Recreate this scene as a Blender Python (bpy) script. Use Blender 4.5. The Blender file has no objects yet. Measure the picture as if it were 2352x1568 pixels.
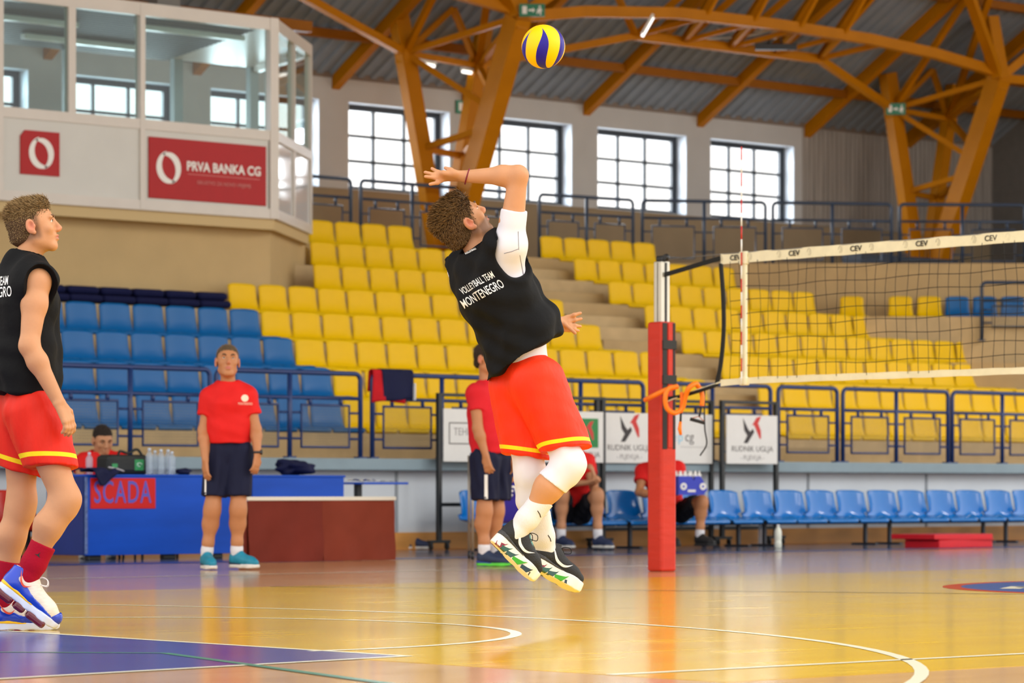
import bpy, bmesh, math, random
import numpy as np
from mathutils import Vector, Matrix, Quaternion
from mathutils.bvhtree import BVHTree
random.seed(7); np.random.seed(7)
SC = bpy.context.scene
COL = SC.collection
PI = math.pi
# ------------------------------------------------------------------ camera, sky, exposure
# world axes: x along the stand wall, y towards it, z up; the camera sits low beside the court
FPX, HORIZON, YAW, EYE = 7450.0, 1126.0, math.radians(41.25), 0.63
cam_d = bpy.data.cameras.new('camera'); cam = bpy.data.objects.new('camera', cam_d); COL.objects.link(cam)
cam.location = (0, 0, EYE); cam.rotation_euler = (PI/2, 0, -YAW)
cam_d.sensor_width = 36.0; cam_d.lens = 36.0*FPX/2352.0
cam_d.shift_y = (HORIZON-784.0)/2352.0
cam_d.clip_end = 300
cam_d.dof.use_dof = True; cam_d.dof.focus_distance = 14.8; cam_d.dof.aperture_fstop = 5.0
SC.camera = cam
world = bpy.data.worlds.new('world'); SC.world = world; world.use_nodes = True
bg = world.node_tree.nodes['Background']
bg.inputs[0].default_value = (1.0, 0.985, 0.96, 1); bg.inputs[1].default_value = 1.15
vs = SC.view_settings
vs.view_transform = 'Standard'; vs.look = 'None'; vs.gamma = 1.0; vs.use_curve_mapping = False; vs.exposure = 0.74
SC.cycles.max_bounces = 6; SC.cycles.diffuse_bounces = 3; SC.cycles.glossy_bounces = 3; SC.cycles.transmission_bounces = 5; SC.cycles.transparent_max_bounces = 8
SC.cycles.caustics_reflective = False; SC.cycles.caustics_refractive = False
# ceiling flood lamps of the hall, high above the court and out of view
for lx, ly in ((39, 15), (31, 9), (23, 3), (15, -3)):
    fl = bpy.data.lights.new('hall_flood_lamp', 'AREA'); fl.shape = 'RECTANGLE'; fl.size = 3.2; fl.size_y = 1.6; fl.energy = 420; fl.color = (1, .97, .92)
    fo = bpy.data.objects.new('hall_flood_lamp', fl); COL.objects.link(fo); fo.location = (lx, ly, 10.2)
CA, SA = math.cos(YAW), math.sin(YAW)
def camY(px, py, Y):
    X = (px-1176)/FPX*Y
    return Vector((X*CA+Y*SA, -X*SA+Y*CA, EYE+(HORIZON-py)/FPX*Y))
def onW(px, py, w): return camY(px, py, w/(CA-(px-1176)/FPX*SA))
def onS(px, py, s): return camY(px, py, s/(SA+(px-1176)/FPX*CA))
def onZ(px, py, z=0.0): return camY(px, py, (EYE-z)*FPX/(py-HORIZON))

# ------------------------------------------------------------------ materials
def srgb(r, g, b):
    f = lambda c: (c/255/12.92) if c/255 <= .04045 else ((c/255+.055)/1.055)**2.4
    return (f(r), f(g), f(b), 1)
MATS = {}
def mat(name, rgb, rough=.6, metal=0., noise=0., nscale=8., bump=0., bscale=30., spec=.5, coat=0., trans=0., stretch=None, sheen=0., sss=0.):
    if name in MATS: return MATS[name]
    m = bpy.data.materials.new(name); m.use_nodes = True; nt = m.node_tree; b = nt.nodes['Principled BSDF']
    c = srgb(*rgb); b.inputs['Base Color'].default_value = c
    b.inputs['Roughness'].default_value = rough; b.inputs['Metallic'].default_value = metal
    b.inputs['Specular IOR Level'].default_value = spec; b.inputs['Coat Weight'].default_value = coat
    b.inputs['Transmission Weight'].default_value = trans
    b.inputs['Sheen Weight'].default_value = sheen
    if sss: b.inputs['Subsurface Weight'].default_value = sss; b.inputs['Subsurface Radius'].default_value = (.012, .005, .003); b.inputs['Subsurface Scale'].default_value = 1.0
    if noise or bump:
        tc = nt.nodes.new('ShaderNodeTexCoord'); mp = nt.nodes.new('ShaderNodeMapping'); nt.links.new(tc.outputs['Object'], mp.inputs[0])
        if stretch: mp.inputs['Scale'].default_value = stretch
    if noise:
        n = nt.nodes.new('ShaderNodeTexNoise'); n.inputs['Scale'].default_value = nscale; n.inputs['Detail'].default_value = 5
        nt.links.new(mp.outputs[0], n.inputs['Vector'])
        mr = nt.nodes.new('ShaderNodeMapRange'); mr.inputs['From Min'].default_value = .3; mr.inputs['From Max'].default_value = .7
        mr.inputs['To Min'].default_value = 1-noise; mr.inputs['To Max'].default_value = 1+noise
        nt.links.new(n.outputs['Fac'], mr.inputs['Value'])
        mx = nt.nodes.new('ShaderNodeMix'); mx.data_type = 'RGBA'; mx.blend_type = 'MULTIPLY'; mx.inputs['Factor'].default_value = 1
        mx.inputs['A'].default_value = c; nt.links.new(mr.outputs[0], mx.inputs['B']); nt.links.new(mx.outputs['Result'], b.inputs['Base Color'])
    if bump:
        n2 = nt.nodes.new('ShaderNodeTexNoise'); n2.inputs['Scale'].default_value = bscale; n2.inputs['Detail'].default_value = 4
        nt.links.new(mp.outputs[0], n2.inputs['Vector'])
        bp = nt.nodes.new('ShaderNodeBump'); bp.inputs['Strength'].default_value = bump; bp.inputs['Distance'].default_value = .01
        nt.links.new(n2.outputs['Fac'], bp.inputs['Height']); nt.links.new(bp.outputs[0], b.inputs['Normal'])
    MATS[name] = m; return m
def glass_mat(name, tint=(.86, .93, .93), refl=.10):
    if name in MATS: return MATS[name]
    m = bpy.data.materials.new(name); m.use_nodes = True; nt = m.node_tree; nt.nodes.clear()
    o = nt.nodes.new('ShaderNodeOutputMaterial'); t = nt.nodes.new('ShaderNodeBsdfTransparent'); g = nt.nodes.new('ShaderNodeBsdfGlossy'); mx = nt.nodes.new('ShaderNodeMixShader')
    fr = nt.nodes.new('ShaderNodeFresnel'); fr.inputs['IOR'].default_value = 1.5
    t.inputs[0].default_value = (*tint, 1); g.inputs['Roughness'].default_value = .02; g.inputs['Color'].default_value = (.9, .9, .9, 1)
    ad = nt.nodes.new('ShaderNodeMath'); ad.operation = 'ADD'; ad.inputs[1].default_value = refl*.3; geo = nt.nodes.new('ShaderNodeNewGeometry'); sb = nt.nodes.new('ShaderNodeMath'); sb.operation = 'SUBTRACT'; sb.inputs[0].default_value = 1; nt.links.new(geo.outputs['Backfacing'], sb.inputs[1])
    mu = nt.nodes.new('ShaderNodeMath'); mu.operation = 'MULTIPLY'; nt.links.new(fr.outputs[0], mu.inputs[0]); nt.links.new(sb.outputs[0], mu.inputs[1]); nt.links.new(mu.outputs[0], ad.inputs[0])
    nt.links.new(ad.outputs[0], mx.inputs[0]); nt.links.new(t.outputs[0], mx.inputs[1]); nt.links.new(g.outputs[0], mx.inputs[2]); nt.links.new(mx.outputs[0], o.inputs[0])
    MATS[name] = m; return m
def emit_mat(name, rgb, s):
    m = bpy.data.materials.new(name); m.use_nodes = True; b = m.node_tree.nodes['Principled BSDF']
    b.inputs['Base Color'].default_value = srgb(*rgb); b.inputs['Emission Color'].default_value = srgb(*rgb); b.inputs['Emission Strength'].default_value = s
    MATS[name] = m; return m

# ------------------------------------------------------------------ mesh helpers
class MB:
    def __init__(s): s.v = []; s.f = []; s.mi = []; s.cur = 0; s.smooth = []; s.sm = False
    def face(s, idx): s.f.append(tuple(idx)); s.mi.append(s.cur); s.smooth.append(s.sm)
    def add(s, vs, fs):
        o = len(s.v); s.v += [tuple(p) for p in vs]
        for f in fs: s.face([i+o for i in f])
        return s
    def box(s, x0, x1, y0, y1, z0, z1):
        return s.add([(x0,y0,z0),(x1,y0,z0),(x1,y1,z0),(x0,y1,z0),(x0,y0,z1),(x1,y0,z1),(x1,y1,z1),(x0,y1,z1)],
                     [(0,3,2,1),(4,5,6,7),(0,1,5,4),(1,2,6,5),(2,3,7,6),(3,0,4,7)])
    def rbox(s, x0, x1, y0, y1, z0, z1, r):
        # box with its vertical and horizontal edges chamfered by r
        vs = []; 
        xs, ys, zs = (x0, x1), (y0, y1), (z0, z1)
        bm = bmesh.new(); bmesh.ops.create_cube(bm, size=1)
        for v in bm.verts: v.co = Vector((xs[v.co.x > 0], ys[v.co.y > 0], zs[v.co.z > 0]))
        bmesh.ops.bevel(bm, geom=bm.edges[:], offset=r, segments=2, affect='EDGES', profile=.5)
        s.add_bm(bm); return s
    def add_bm(s, bm):
        bm.verts.index_update(); s.add([v.co[:] for v in bm.verts], [[v.index for v in f.verts] for f in bm.faces]); bm.free(); return s
    def beam(s, p, q, w, h, up=(0,0,1), roll=0.):
        p, q = Vector(p), Vector(q); d = (q-p).normalized(); u = Vector(up)
        if abs(d.dot(u)) > .98: u = Vector((1,0,0))
        a = d.cross(u).normalized(); b = a.cross(d).normalized()
        if roll: a, b = a*math.cos(roll)+b*math.sin(roll), b*math.cos(roll)-a*math.sin(roll)
        vs = []
        for c in (p, q):
            for sx, sy in ((-1,-1),(1,-1),(1,1),(-1,1)): vs.append(c+a*(sx*w/2)+b*(sy*h/2))
        return s.add(vs, [(0,1,2,3),(7,6,5,4),(0,4,5,1),(1,5,6,2),(2,6,7,3),(3,7,4,0)])
    def tube(s, pts, r, n=8, caps=True, closed=False):
        pts = [Vector(p) for p in pts]; m = len(pts); rs = r if isinstance(r, (list, tuple)) else [r]*m
        o = len(s.v); sm0 = s.sm
        prev = None
        for i, p in enumerate(pts):
            if closed: d = pts[(i+1) % m]-pts[i-1]
            else: d = pts[min(i+1, m-1)]-pts[max(i-1, 0)]
            d.normalize()
            if prev is None:
                u = Vector((0,0,1)) if abs(d.z) < .9 else Vector((1,0,0))
                a = d.cross(u).normalized()
            else:
                a = (prev-d*prev.dot(d)); a = a.normalized() if a.length > 1e-6 else d.orthogonal().normalized()
            prev = a; b = d.cross(a)
            for k in range(n):
                t = 2*PI*k/n; s.v.append(tuple(p+a*(rs[i]*math.cos(t))+b*(rs[i]*math.sin(t))))
        s.sm = True
        for i in range(m if closed else m-1):
            j = (i+1) % m
            for k in range(n): s.face((o+i*n+k, o+i*n+(k+1) % n, o+j*n+(k+1) % n, o+j*n+k))
        s.sm = False
        if caps and not closed:
            s.face([o+k for k in range(n)][::-1]); s.face([o+(m-1)*n+k for k in range(n)])
        s.sm = sm0; return s
    def lathe(s, prof, n=16, c=(0,0,0), M=None):
        o = len(s.v)
        for r, z in prof:
            for k in range(n):
                t = 2*PI*k/n; p = Vector((r*math.cos(t), r*math.sin(t), z))
                if M is not None: p = M @ p
                s.v.append((p[0]+c[0], p[1]+c[1], p[2]+c[2]))
        sm0 = s.sm; s.sm = True
        for i in range(len(prof)-1):
            for k in range(n): s.face((o+i*n+k, o+i*n+(k+1) % n, o+(i+1)*n+(k+1) % n, o+(i+1)*n+k))
        s.sm = False
        s.face([o+k for k in range(n)][::-1]); s.face([o+(len(prof)-1)*n+k for k in range(n)])
        s.sm = sm0; return s
    def prism(s, poly, z0, z1, fn=None):
        n = len(poly); fn = fn or (lambda x, y, z: (x, y, z))
        vs = [fn(x, y, z0) for x, y in poly]+[fn(x, y, z1) for x, y in poly]
        return s.add(vs, [tuple(range(n))[::-1], tuple(range(n, 2*n))]+[(i, (i+1) % n, n+(i+1) % n, n+i) for i in range(n)])
    def mesh(s, name):
        me = bpy.data.meshes.new(name); me.from_pydata(s.v, [], s.f)
        me.polygons.foreach_set('use_smooth', s.smooth)
        if any(s.mi): me.polygons.foreach_set('material_index', s.mi)
        me.validate(); return me
def fixn(me):
    bm = bmesh.new(); bm.from_mesh(me); bmesh.ops.recalc_face_normals(bm, faces=bm.faces[:]); bm.to_mesh(me); bm.free(); return me
def tag(o, label=None, cat=None, group=None, kind=None):
    if label: o['label'] = label
    if cat: o['category'] = cat
    if group: o['group'] = group
    if kind: o['kind'] = kind
    return o
def obj(name, mb, material, parent=None, loc=None, rz=None, label=None, cat=None, group=None, kind=None, bevel=0, fix=True):
    me = mb.mesh(name) if isinstance(mb, MB) else mb
    if isinstance(mb, MB) and fix: fixn(me)
    if isinstance(material, (list, tuple)):
        for m in material: me.materials.append(m)
    elif material is not None and not me.materials: me.materials.append(material)
    o = bpy.data.objects.new(name, me); COL.objects.link(o)
    if parent is not None: o.parent = parent
    if loc is not None: o.location = loc
    if rz is not None: o.rotation_euler = (0, 0, rz)
    if bevel:
        b = o.modifiers.new('bevel', 'BEVEL'); b.width = bevel; b.segments = 2; b.limit_method = 'ANGLE'
    return tag(o, label, cat, group, kind)
def thing(name, label, cat, loc=(0,0,0), rz=0., group=None, kind=None):
    o = bpy.data.objects.new(name, None); COL.objects.link(o); o.location = loc; o.rotation_euler = (0, 0, rz); o.empty_display_size = .1
    return tag(o, label, cat, group, kind)
def dup(o, parent=None, loc=None, rz=None, label=None, group=None):
    c = o.copy(); COL.objects.link(c); c.parent = parent
    if loc is not None: c.location = loc
    if rz is not None: c.rotation_euler = (0, 0, rz)
    if label: c['label'] = label
    if group: c['group'] = group
    for ch in [x for x in KIDS.get(o.name, [])]: KIDS.setdefault(c.name, []).append(dup(ch, c))
    return c
KIDS = {}
def kid(name, mb, material, parent, **k):
    o = obj(name, mb, material, parent, **k); KIDS.setdefault(parent.name, []).append(o); return o
def text_mesh(txt, size=1., ext=.002, bold=0., sx=1., shear=0., space=1., align='CENTER'):
    cu = bpy.data.curves.new('t', 'FONT'); cu.body = txt; cu.size = size; cu.extrude = ext; cu.offset = bold; cu.align_x = align; cu.align_y = 'CENTER'; cu.shear = shear; cu.space_character = space
    cu.resolution_u = 3
    o = bpy.data.objects.new('t', cu); COL.objects.link(o); bpy.context.view_layer.update()
    me = bpy.data.meshes.new_from_object(o.evaluated_get(bpy.context.evaluated_depsgraph_get()))
    bpy.data.objects.remove(o); bpy.data.curves.remove(cu)
    for v in me.vertices: v.co.x *= sx
    return me
def place_text(name, txt, material, parent, origin, right, up, size, **k):
    me = text_mesh(txt, size, **k); r = Vector(right).normalized(); u = Vector(up).normalized(); n = r.cross(u)
    M = Matrix((r, u, n)).transposed().to_4x4(); M.translation = Vector(origin); me.transform(M)
    return obj(name, me, material, parent)
def bez(pts, n=16):
    # Catmull-Rom through the points
    P = [Vector(p) for p in pts]; P = [P[0]*2-P[1]]+P+[P[-1]*2-P[-2]]; out = []
    for i in range(1, len(P)-2):
        for k in range(n):
            t = k/n; a, b, c, d = P[i-1:i+3]
            out.append(.5*((2*b)+(c-a)*t+(2*a-5*b+4*c-d)*t*t+(3*b-a-3*c+d)*t**3))
    return out+[P[-2]]
ORD = ['first','second','third','fourth','fifth','sixth','seventh','eighth','ninth','tenth','eleventh','twelfth','thirteenth','fourteenth','fifteenth','sixteenth','seventeenth','eighteenth','nineteenth','twentieth']
# ================================================================== the hall
def wood_floor(name, base, dark, spec=.5, rough=.16, plank=True):
    m = bpy.data.materials.new(name); m.use_nodes = True; nt = m.node_tree; b = nt.nodes['Principled BSDF']
    tc = nt.nodes.new('ShaderNodeTexCoord'); mp = nt.nodes.new('ShaderNodeMapping'); nt.links.new(tc.outputs['Object'], mp.inputs[0])
    br = nt.nodes.new('ShaderNodeTexBrick'); br.inputs['Scale'].default_value = 1.0; br.inputs['Brick Width'].default_value = 1.3; br.inputs['Row Height'].default_value = .075
    br.inputs['Mortar Size'].default_value = .0012; br.inputs['Bias'].default_value = 0.; br.inputs['Color1'].default_value = srgb(*base); br.inputs['Color2'].default_value = srgb(*dark); br.inputs['Mortar'].default_value = srgb(*[c*.72 for c in dark])
    nt.links.new(mp.outputs[0], br.inputs['Vector'])
    n = nt.nodes.new('ShaderNodeTexNoise'); n.inputs['Scale'].default_value = 3.; n.inputs['Detail'].default_value = 6
    mp2 = nt.nodes.new('ShaderNodeMapping'); mp2.inputs['Scale'].default_value = (.5, 12, 1); nt.links.new(tc.outputs['Object'], mp2.inputs[0]); nt.links.new(mp2.outputs[0], n.inputs['Vector'])
    mr = nt.nodes.new('ShaderNodeMapRange'); mr.inputs['To Min'].default_value = .82; mr.inputs['To Max'].default_value = 1.16; nt.links.new(n.outputs['Fac'], mr.inputs['Value'])
    mx = nt.nodes.new('ShaderNodeMix'); mx.data_type = 'RGBA'; mx.blend_type = 'MULTIPLY'; mx.inputs['Factor'].default_value = 1
    nt.links.new(br.outputs['Color'], mx.inputs['A']); nt.links.new(mr.outputs[0], mx.inputs['B']); nt.links.new(mx.outputs['Result'], b.inputs['Base Color'])
    n3 = nt.nodes.new('ShaderNodeTexNoise'); n3.inputs['Scale'].default_value = 1.7; n3.inputs['Detail'].default_value = 6; nt.links.new(tc.outputs['Object'], n3.inputs['Vector'])
    r2 = nt.nodes.new('ShaderNodeMapRange'); r2.inputs['To Min'].default_value = rough*.75; r2.inputs['To Max'].default_value = rough*1.3; nt.links.new(n3.outputs['Fac'], r2.inputs['Value']); nt.links.new(r2.outputs[0], b.inputs['Roughness'])
    b.inputs['Specular IOR Level'].default_value = spec
    bp = nt.nodes.new('ShaderNodeBump'); bp.inputs['Strength'].default_value = .06; bp.inputs['Distance'].default_value = .002; nt.links.new(br.outputs['Fac'], bp.inputs['Height']); nt.links.new(bp.outputs[0], b.inputs['Normal'])
    MATS[name] = m; return m
M_wood = wood_floor('floor_natural', (218, 174, 126), (206, 160, 112), .32, .13)
M_yel = wood_floor('floor_yellow', (240, 198, 44), (230, 184, 34), .40, .14)
M_blue = wood_floor('floor_blue', (64, 74, 146), (58, 68, 138), .4, .17)
M_bzone = wood_floor('floor_border', (90, 100, 128), (84, 94, 122), .36, .11)
M_line = mat('court_line_white', (238, 232, 205), .3)
M_lineb = mat('court_line_blue', (32, 60, 150), .3)
M_lineg = mat('court_line_green', (60, 130, 110), .3)
M_lined = mat('court_line_dark', (70, 80, 50), .3)
floor = obj('floor', MB().box(-12, 50, -8, 26.62, -.3, 0), M_wood, label='glossy varnished wooden sports hall floor', kind='structure')
def flat(name, poly, z, m, label=None): return obj(name, MB().prism(poly, z-.0006, z), m, floor, label=label)
def strip(name, pts, w, z, m):
    mb = MB(); P = [Vector((*p, 0)) for p in pts]; L = []; R = []
    for i, p in enumerate(P):
        d = (P[min(i+1, len(P)-1)]-P[max(i-1, 0)]).normalized(); n = Vector((-d.y, d.x, 0))*w/2; L.append(p+n); R.append(p-n)
    vs = [(q.x, q.y, z) for q in L]+[(q.x, q.y, z) for q in R]; k = len(P)
    mb.add(vs, [(i, k+i, k+i+1, i+1) for i in range(k-1)])
    return obj(name, mb, m, floor)
flat('court_area', [(7.55, 7.55), (27, 7.55), (27, 17.0), (7.55, 17.0)], .0010, M_yel, 'yellow painted court area')
flat('key_area', [(7.82, 9.52), (7.9, 14.2), (1.9, 14.9), (1.9, 8.75)], .0018, M_blue, 'blue painted key area')
flat('border_zone', [(-12, 22.6), (50, 24.0), (50, 26.55), (-12, 26.55)], .0010, M_bzone, 'grey blue floor border')
strip('court_line', [(-12, 22.45), (50, 23.9)], .28, .0022, M_lineb)
def arc(cx, cy, r, a0, a1, n=60): return [(cx+r*math.cos(math.radians(a0+(a1-a0)*i/n)), cy+r*math.sin(math.radians(a0+(a1-a0)*i/n))) for i in range(n+1)]
strip('court_line', arc(4.2, 12.3, 6.42, -75, 62), .05, .0024, M_line)
strip('court_line', arc(8.0, 11.9, 1.85, -97, 90), .05, .0024, M_line)
strip('court_line', [(1.9, 8.75), (7.82, 9.52), (7.9, 14.2)], .05, .0026, M_line)
strip('court_line', [(7.55, 8.1), (27, 8.1)], .05, .0024, M_line)
strip('court_line', [(-6, 19.35), (20, 19.6)], .05, .0024, M_line)
strip('court_line', [(5.2, 12.6), (7.25, 10.3), (6.4, 7.3)], .05, .0030, M_lineg)
strip('court_line', [(12.8, 17.0), (18.0, 8.1)], .04, .0030, M_lined)
cc = (17.4, 12.6)
flat('centre_logo', arc(*cc, 1.98, 0, 360, 48)[:-1], .0022, mat('logo_red', (196, 60, 40), .3), 'red ring of the centre circle logo')
flat('centre_logo', arc(*cc, 1.86, 0, 360, 48)[:-1], .0030, mat('logo_blue', (30, 88, 160), .3), 'blue disc of the centre circle logo')
lv = Vector((-CA, SA)); pv = Vector((SA, CA)); cv = Vector(cc)
for k, (a0, h0) in enumerate(((1.55, .35), (1.3, .6), (1.05, .75), (.8, .8), (.5, .8), (.2, .8))):
    p = cv+lv*a0; strip('logo_letter', [tuple(p+pv*h0*.7-lv*.1), tuple(p-pv*h0*.7+lv*.05)], .13, .0038, M_line)
strip('logo_letter', [tuple(cv+lv*1.5+pv*.1), tuple(cv+lv*.2+pv*.1)], .16, .0038, M_line)

# walls and stand
M_beige = mat('stand_concrete', (190, 160, 112), .75, noise=.07, nscale=3, bump=.15, bscale=40)
M_beige2 = mat('stand_riser', (200, 172, 126), .75, noise=.08, nscale=5)
M_wallw = mat('wall_white', (186, 184, 182), .8, noise=.04, nscale=2)
M_taupe = mat('wall_taupe', (150, 130, 102), .8, noise=.05, nscale=3)
M_ledge = mat('ledge_blue_grey', (136, 156, 166), .6, noise=.05, nscale=4)
M_fw = mat('front_wall_paint', (206, 212, 218), .6, noise=.05, nscale=1.5)
M_base = mat('baseboard_wood', (206, 142, 66), .45, noise=.12, nscale=3, stretch=(.4, 1, 3))
wf = obj('wall_stand_front', MB().box(-12, 45, 26.62, 27.2, 0, .84), M_fw, label='pale painted wall below the stand', kind='structure')
for k in range(9):
    obj('wall_joint', MB().box(19.6+2.1*k, 19.63+2.1*k, 26.605, 26.62, .17, .83), mat('joint_grey', (150, 156, 162), .7), wf)
obj('baseboard_front', MB().box(-12, 45, 26.585, 26.62, 0, .185), M_base, label='orange brown wooden baseboard', kind='structure', bevel=.006)
obj('trim_1', MB().box(-12, 45, 26.42, 27.3, .84, .965), M_ledge, label='blue grey concrete ledge at the foot of the stand', kind='structure', bevel=.012)
gs = thing('grandstand', 'beige concrete stepped grandstand', None, kind='structure')
RW = lambda r: 28.10+.934*(r-1)
TZ = lambda r: 1.29+.376*(r-1) if r < 9 else 3.975
obj('tier', MB().box(-12, 45, 26.75, 38, .2, .965), M_beige, gs)
for r in range(1, 9): obj('tier', MB().box(-12, 45, RW(r)-.395, 38, .965 if r == 1 else TZ(r-1), TZ(r)), M_beige2 if r % 2 else M_beige, gs, bevel=.01)
obj('tier', MB().box(26.0, 45, RW(9)-.55, 38, TZ(8), TZ(9)), M_beige, gs)
# the upper walkway widens to the right along a slanted front
poly = [(32.5, 35.15), (33.14, 34.62), (34.22, 33.66), (35.02, 32.94), (35.98, 32.1), (37.2, 31.02), (39.2, 29.3), (45, 29.3), (45, 38), (32.5, 38)]
obj('tier', MB().prism(poly, .9, TZ(9)+.005), M_beige, gs)
d = Vector((37.2-35.02, 31.02-32.94, 0)).normalized(); nn = Vector((d.y, -d.x, 0)); nn = nn if nn.y < 0 else -nn
P0 = Vector((34.75, 33.15, 0)); 
obj('tier', MB().prism([(P0+d*a+nn*b)[:2] for a, b in ((-.1, 0), (6, 0), (6, 1.0), (-.1, 1.0))], .9, 3.14), M_beige2, gs)
obj('tier', MB().prism([(P0+d*a+nn*b)[:2] for a, b in ((1.1, 1.1), (6, 1.1), (6, 2.3), (1.9, 2.3))], .9, 2.42), M_beige, gs)
# stairs in the aisle between the blocks
for r in range(0, 8):
    x0 = 28.30+.2*(r-1); x1 = x0+1.35; zt = .965 if r == 0 else TZ(r)
    obj('stair_step', MB().box(x0, x1, RW(r+1)-.395-.30, RW(r+1)-.39, zt-.01, zt+.188), M_beige2 if r % 2 else M_beige, gs, bevel=.01)
# block below the booth
obj('wall_booth_base', MB().prism([(-12, 32.2), (24.25, 32.2), (26.15, 33.9), (26.6, 34.4), (26.6, 37.4), (-12, 37.4)], TZ(4), 3.83), mat('booth_wall', (196, 168, 118), .75, noise=.05, nscale=2), label='plain beige wall below the glazed booth', kind='structure')
# back wall with window openings
WY0, WY1 = 37.38, 37.75
M_frame = mat('window_frame', (38, 44, 52), .5)
M_pane = glass_mat('window_glass', (1, 1, 1), .05)
M_reveal = mat('window_reveal', (214, 222, 232), .7)
WX = [19.62+2.49*i for i in range(8)]   # left edges
WW, WZ0, WZ1 = 1.96, 5.05, 6.34
wb = MB(); xs = [8.0]
for x in WX: xs += [x, x+WW]
xs.append(45.0)
EAVE = 6.68
for i in range(0, len(xs)-1, 2): wb.box(xs[i], xs[i+1], WY0, WY1, WZ0, EAVE)
for x in WX: wb.box(x, x+WW, WY0, WY1, WZ1, EAVE)
wall = obj('wall_back', wb, M_wallw, label='off-white back wall above the stand', kind='structure')
obj('wall_panel', MB().box(8, 45, WY0+.02, WY1, 3.9, WZ0), M_taupe, wall, label='taupe lower part of the back wall')
rib = MB()
for k in range(52): rib.box(39.25+.11*k, 39.25+.11*k+.055, WY0-.03, WY0, WZ0+.02, EAVE-.02)
M_rib = mat('ribbed_sheet', (158, 150, 142), .6, noise=.16, nscale=2.5, stretch=(6, 1, .35))
obj('ribbed_sheet', rib, M_rib, wall); obj('wall_sheet', MB().box(39.2, 45, WY0-.012, WY0, WZ0, EAVE), M_rib, wall)
for i, x in enumerate(WX):
    w = thing('window_%d' % (i+1), 'dark framed window of nine panes in the back wall', None, (x, WY0+.22, WZ0), kind='structure')
    fr = MB(); W, Hh = WW, WZ1-WZ0; T = .075
    fr.box(0, T, 0, .06, 0, Hh).box(W-T-.04, W, 0, .06, 0, Hh).box(T, W-T-.04, 0, .06, Hh-T-.02, Hh).box(T, W-T-.04, 0, .06, 0, T)
    obj('window_frame', fr, M_frame, w)
    gx = [T+(W-2*T-.04)*k/3 for k in range(4)]; gz = [T+(Hh-2*T-.02)*k/3 for k in range(4)]
    for k in (1, 2):
        obj('mullion', MB().box(gx[k]-.022, gx[k]+.022, .005, .05, T, Hh-T), M_frame, w); obj('mullion', MB().box(T, W-T, .01, .045, gz[k]-.022, gz[k]+.022), M_frame, w)
    for a in range(3):
        for b in range(3): obj('pane', MB().box(gx[a]+.022, gx[a+1]-.022, .02, .026, gz[b]+.022, gz[b+1]-.022), M_pane, w)
    rv = MB().box(W-.012, W, -.22, 0, 0, Hh).box(0, .012, -.22, 0, 0, Hh).box(0, W, -.22, 0, Hh-.012, Hh).box(0, W, -.22, 0, 0, .012)
    obj('reveal', rv, M_reveal, w)
# end wall on the right
RS = .59
rz_ = lambda y: EAVE+RS*(WY0-y)
obj('wall_end', MB().prism([(29, 3.9), (37.4, 3.9), (37.4, EAVE), (33.4, EAVE+RS*4), (29, EAVE+RS*4)], 44.0, 44.3, lambda a, b, z: (z, a, b)), mat('wall_end_grey', (120, 116, 112), .8, noise=.06), label='grey end wall of the hall', kind='structure')
# roof: ribbed metal deck rising from the back wall, then flatter over the court
M_deck = mat('roof_deck', (128, 136, 146), .5, spec=.3, noise=.08, nscale=2)
M_orange = mat('orange_steel', (180, 112, 0), .5, noise=.06, nscale=3, spec=.1)
M_orange2 = mat('orange_steel_dark', (140, 82, 6), .5, noise=.08, nscale=3, spec=.1)
def deck(x0, x1, y0, z0, y1, z1, pitch=.25):
    mb = MB(); n = int((x1-x0)/pitch); prof = [(0, 0), (.09, 0), (.115, .045), (.225, .045), (.25, 0)]
    vs = []; fs = []
    for k in range(n):
        for px, pz in prof: vs += [(x0+k*pitch+px, y0, z0+pz), (x0+k*pitch+px, y1, z1+pz)]
    m = len(vs)//2
    for i in range(m-1): fs.append((2*i, 2*i+2, 2*i+3, 2*i+1))
    return mb.add(vs, fs)
YT = 30.0; ZT = EAVE+RS*(WY0-YT)
roof = obj('ceiling', deck(6, 45, WY0+.35, EAVE-.2, YT, ZT), M_deck, label='ribbed grey metal roof deck', kind='structure', fix=False)
obj('roof_panel', MB().box(6, 45, 12, YT, ZT+.0, ZT+.1), M_deck, roof)
obj('eave_beam', MB().box(8, 44, WY0-.02, WY0+.3, EAVE-.02, EAVE+.1), mat('eave_grey', (120, 104, 92), .6), roof)
for k in range(-4, 6):
    x = 34.33+2.49*k
    obj('rafter', MB().beam((x, WY0+.05, EAVE-.10), (x, YT, ZT-.12), .14, .20), M_orange, roof)
for y in (36.45, 34.2, 32.0):
    obj('purlin', MB().box(8, 44, y-.05, y+.05, rz_(y)-.16, rz_(y)-.03), M_orange2, roof)

# bright overcast daylight outside the back windows
ld = bpy.data.lights.new('window_daylight', 'AREA'); ld.shape = 'RECTANGLE'; ld.size = 26; ld.size_y = 3.0; ld.energy = 2200; ld.color = (.86, .94, 1.0)
lo_ = bpy.data.objects.new('window_daylight', ld); COL.objects.link(lo_); lo_.location = (29.5, 39.4, 6.3); lo_.rotation_euler = (-PI/2, 0, 0)
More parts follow.
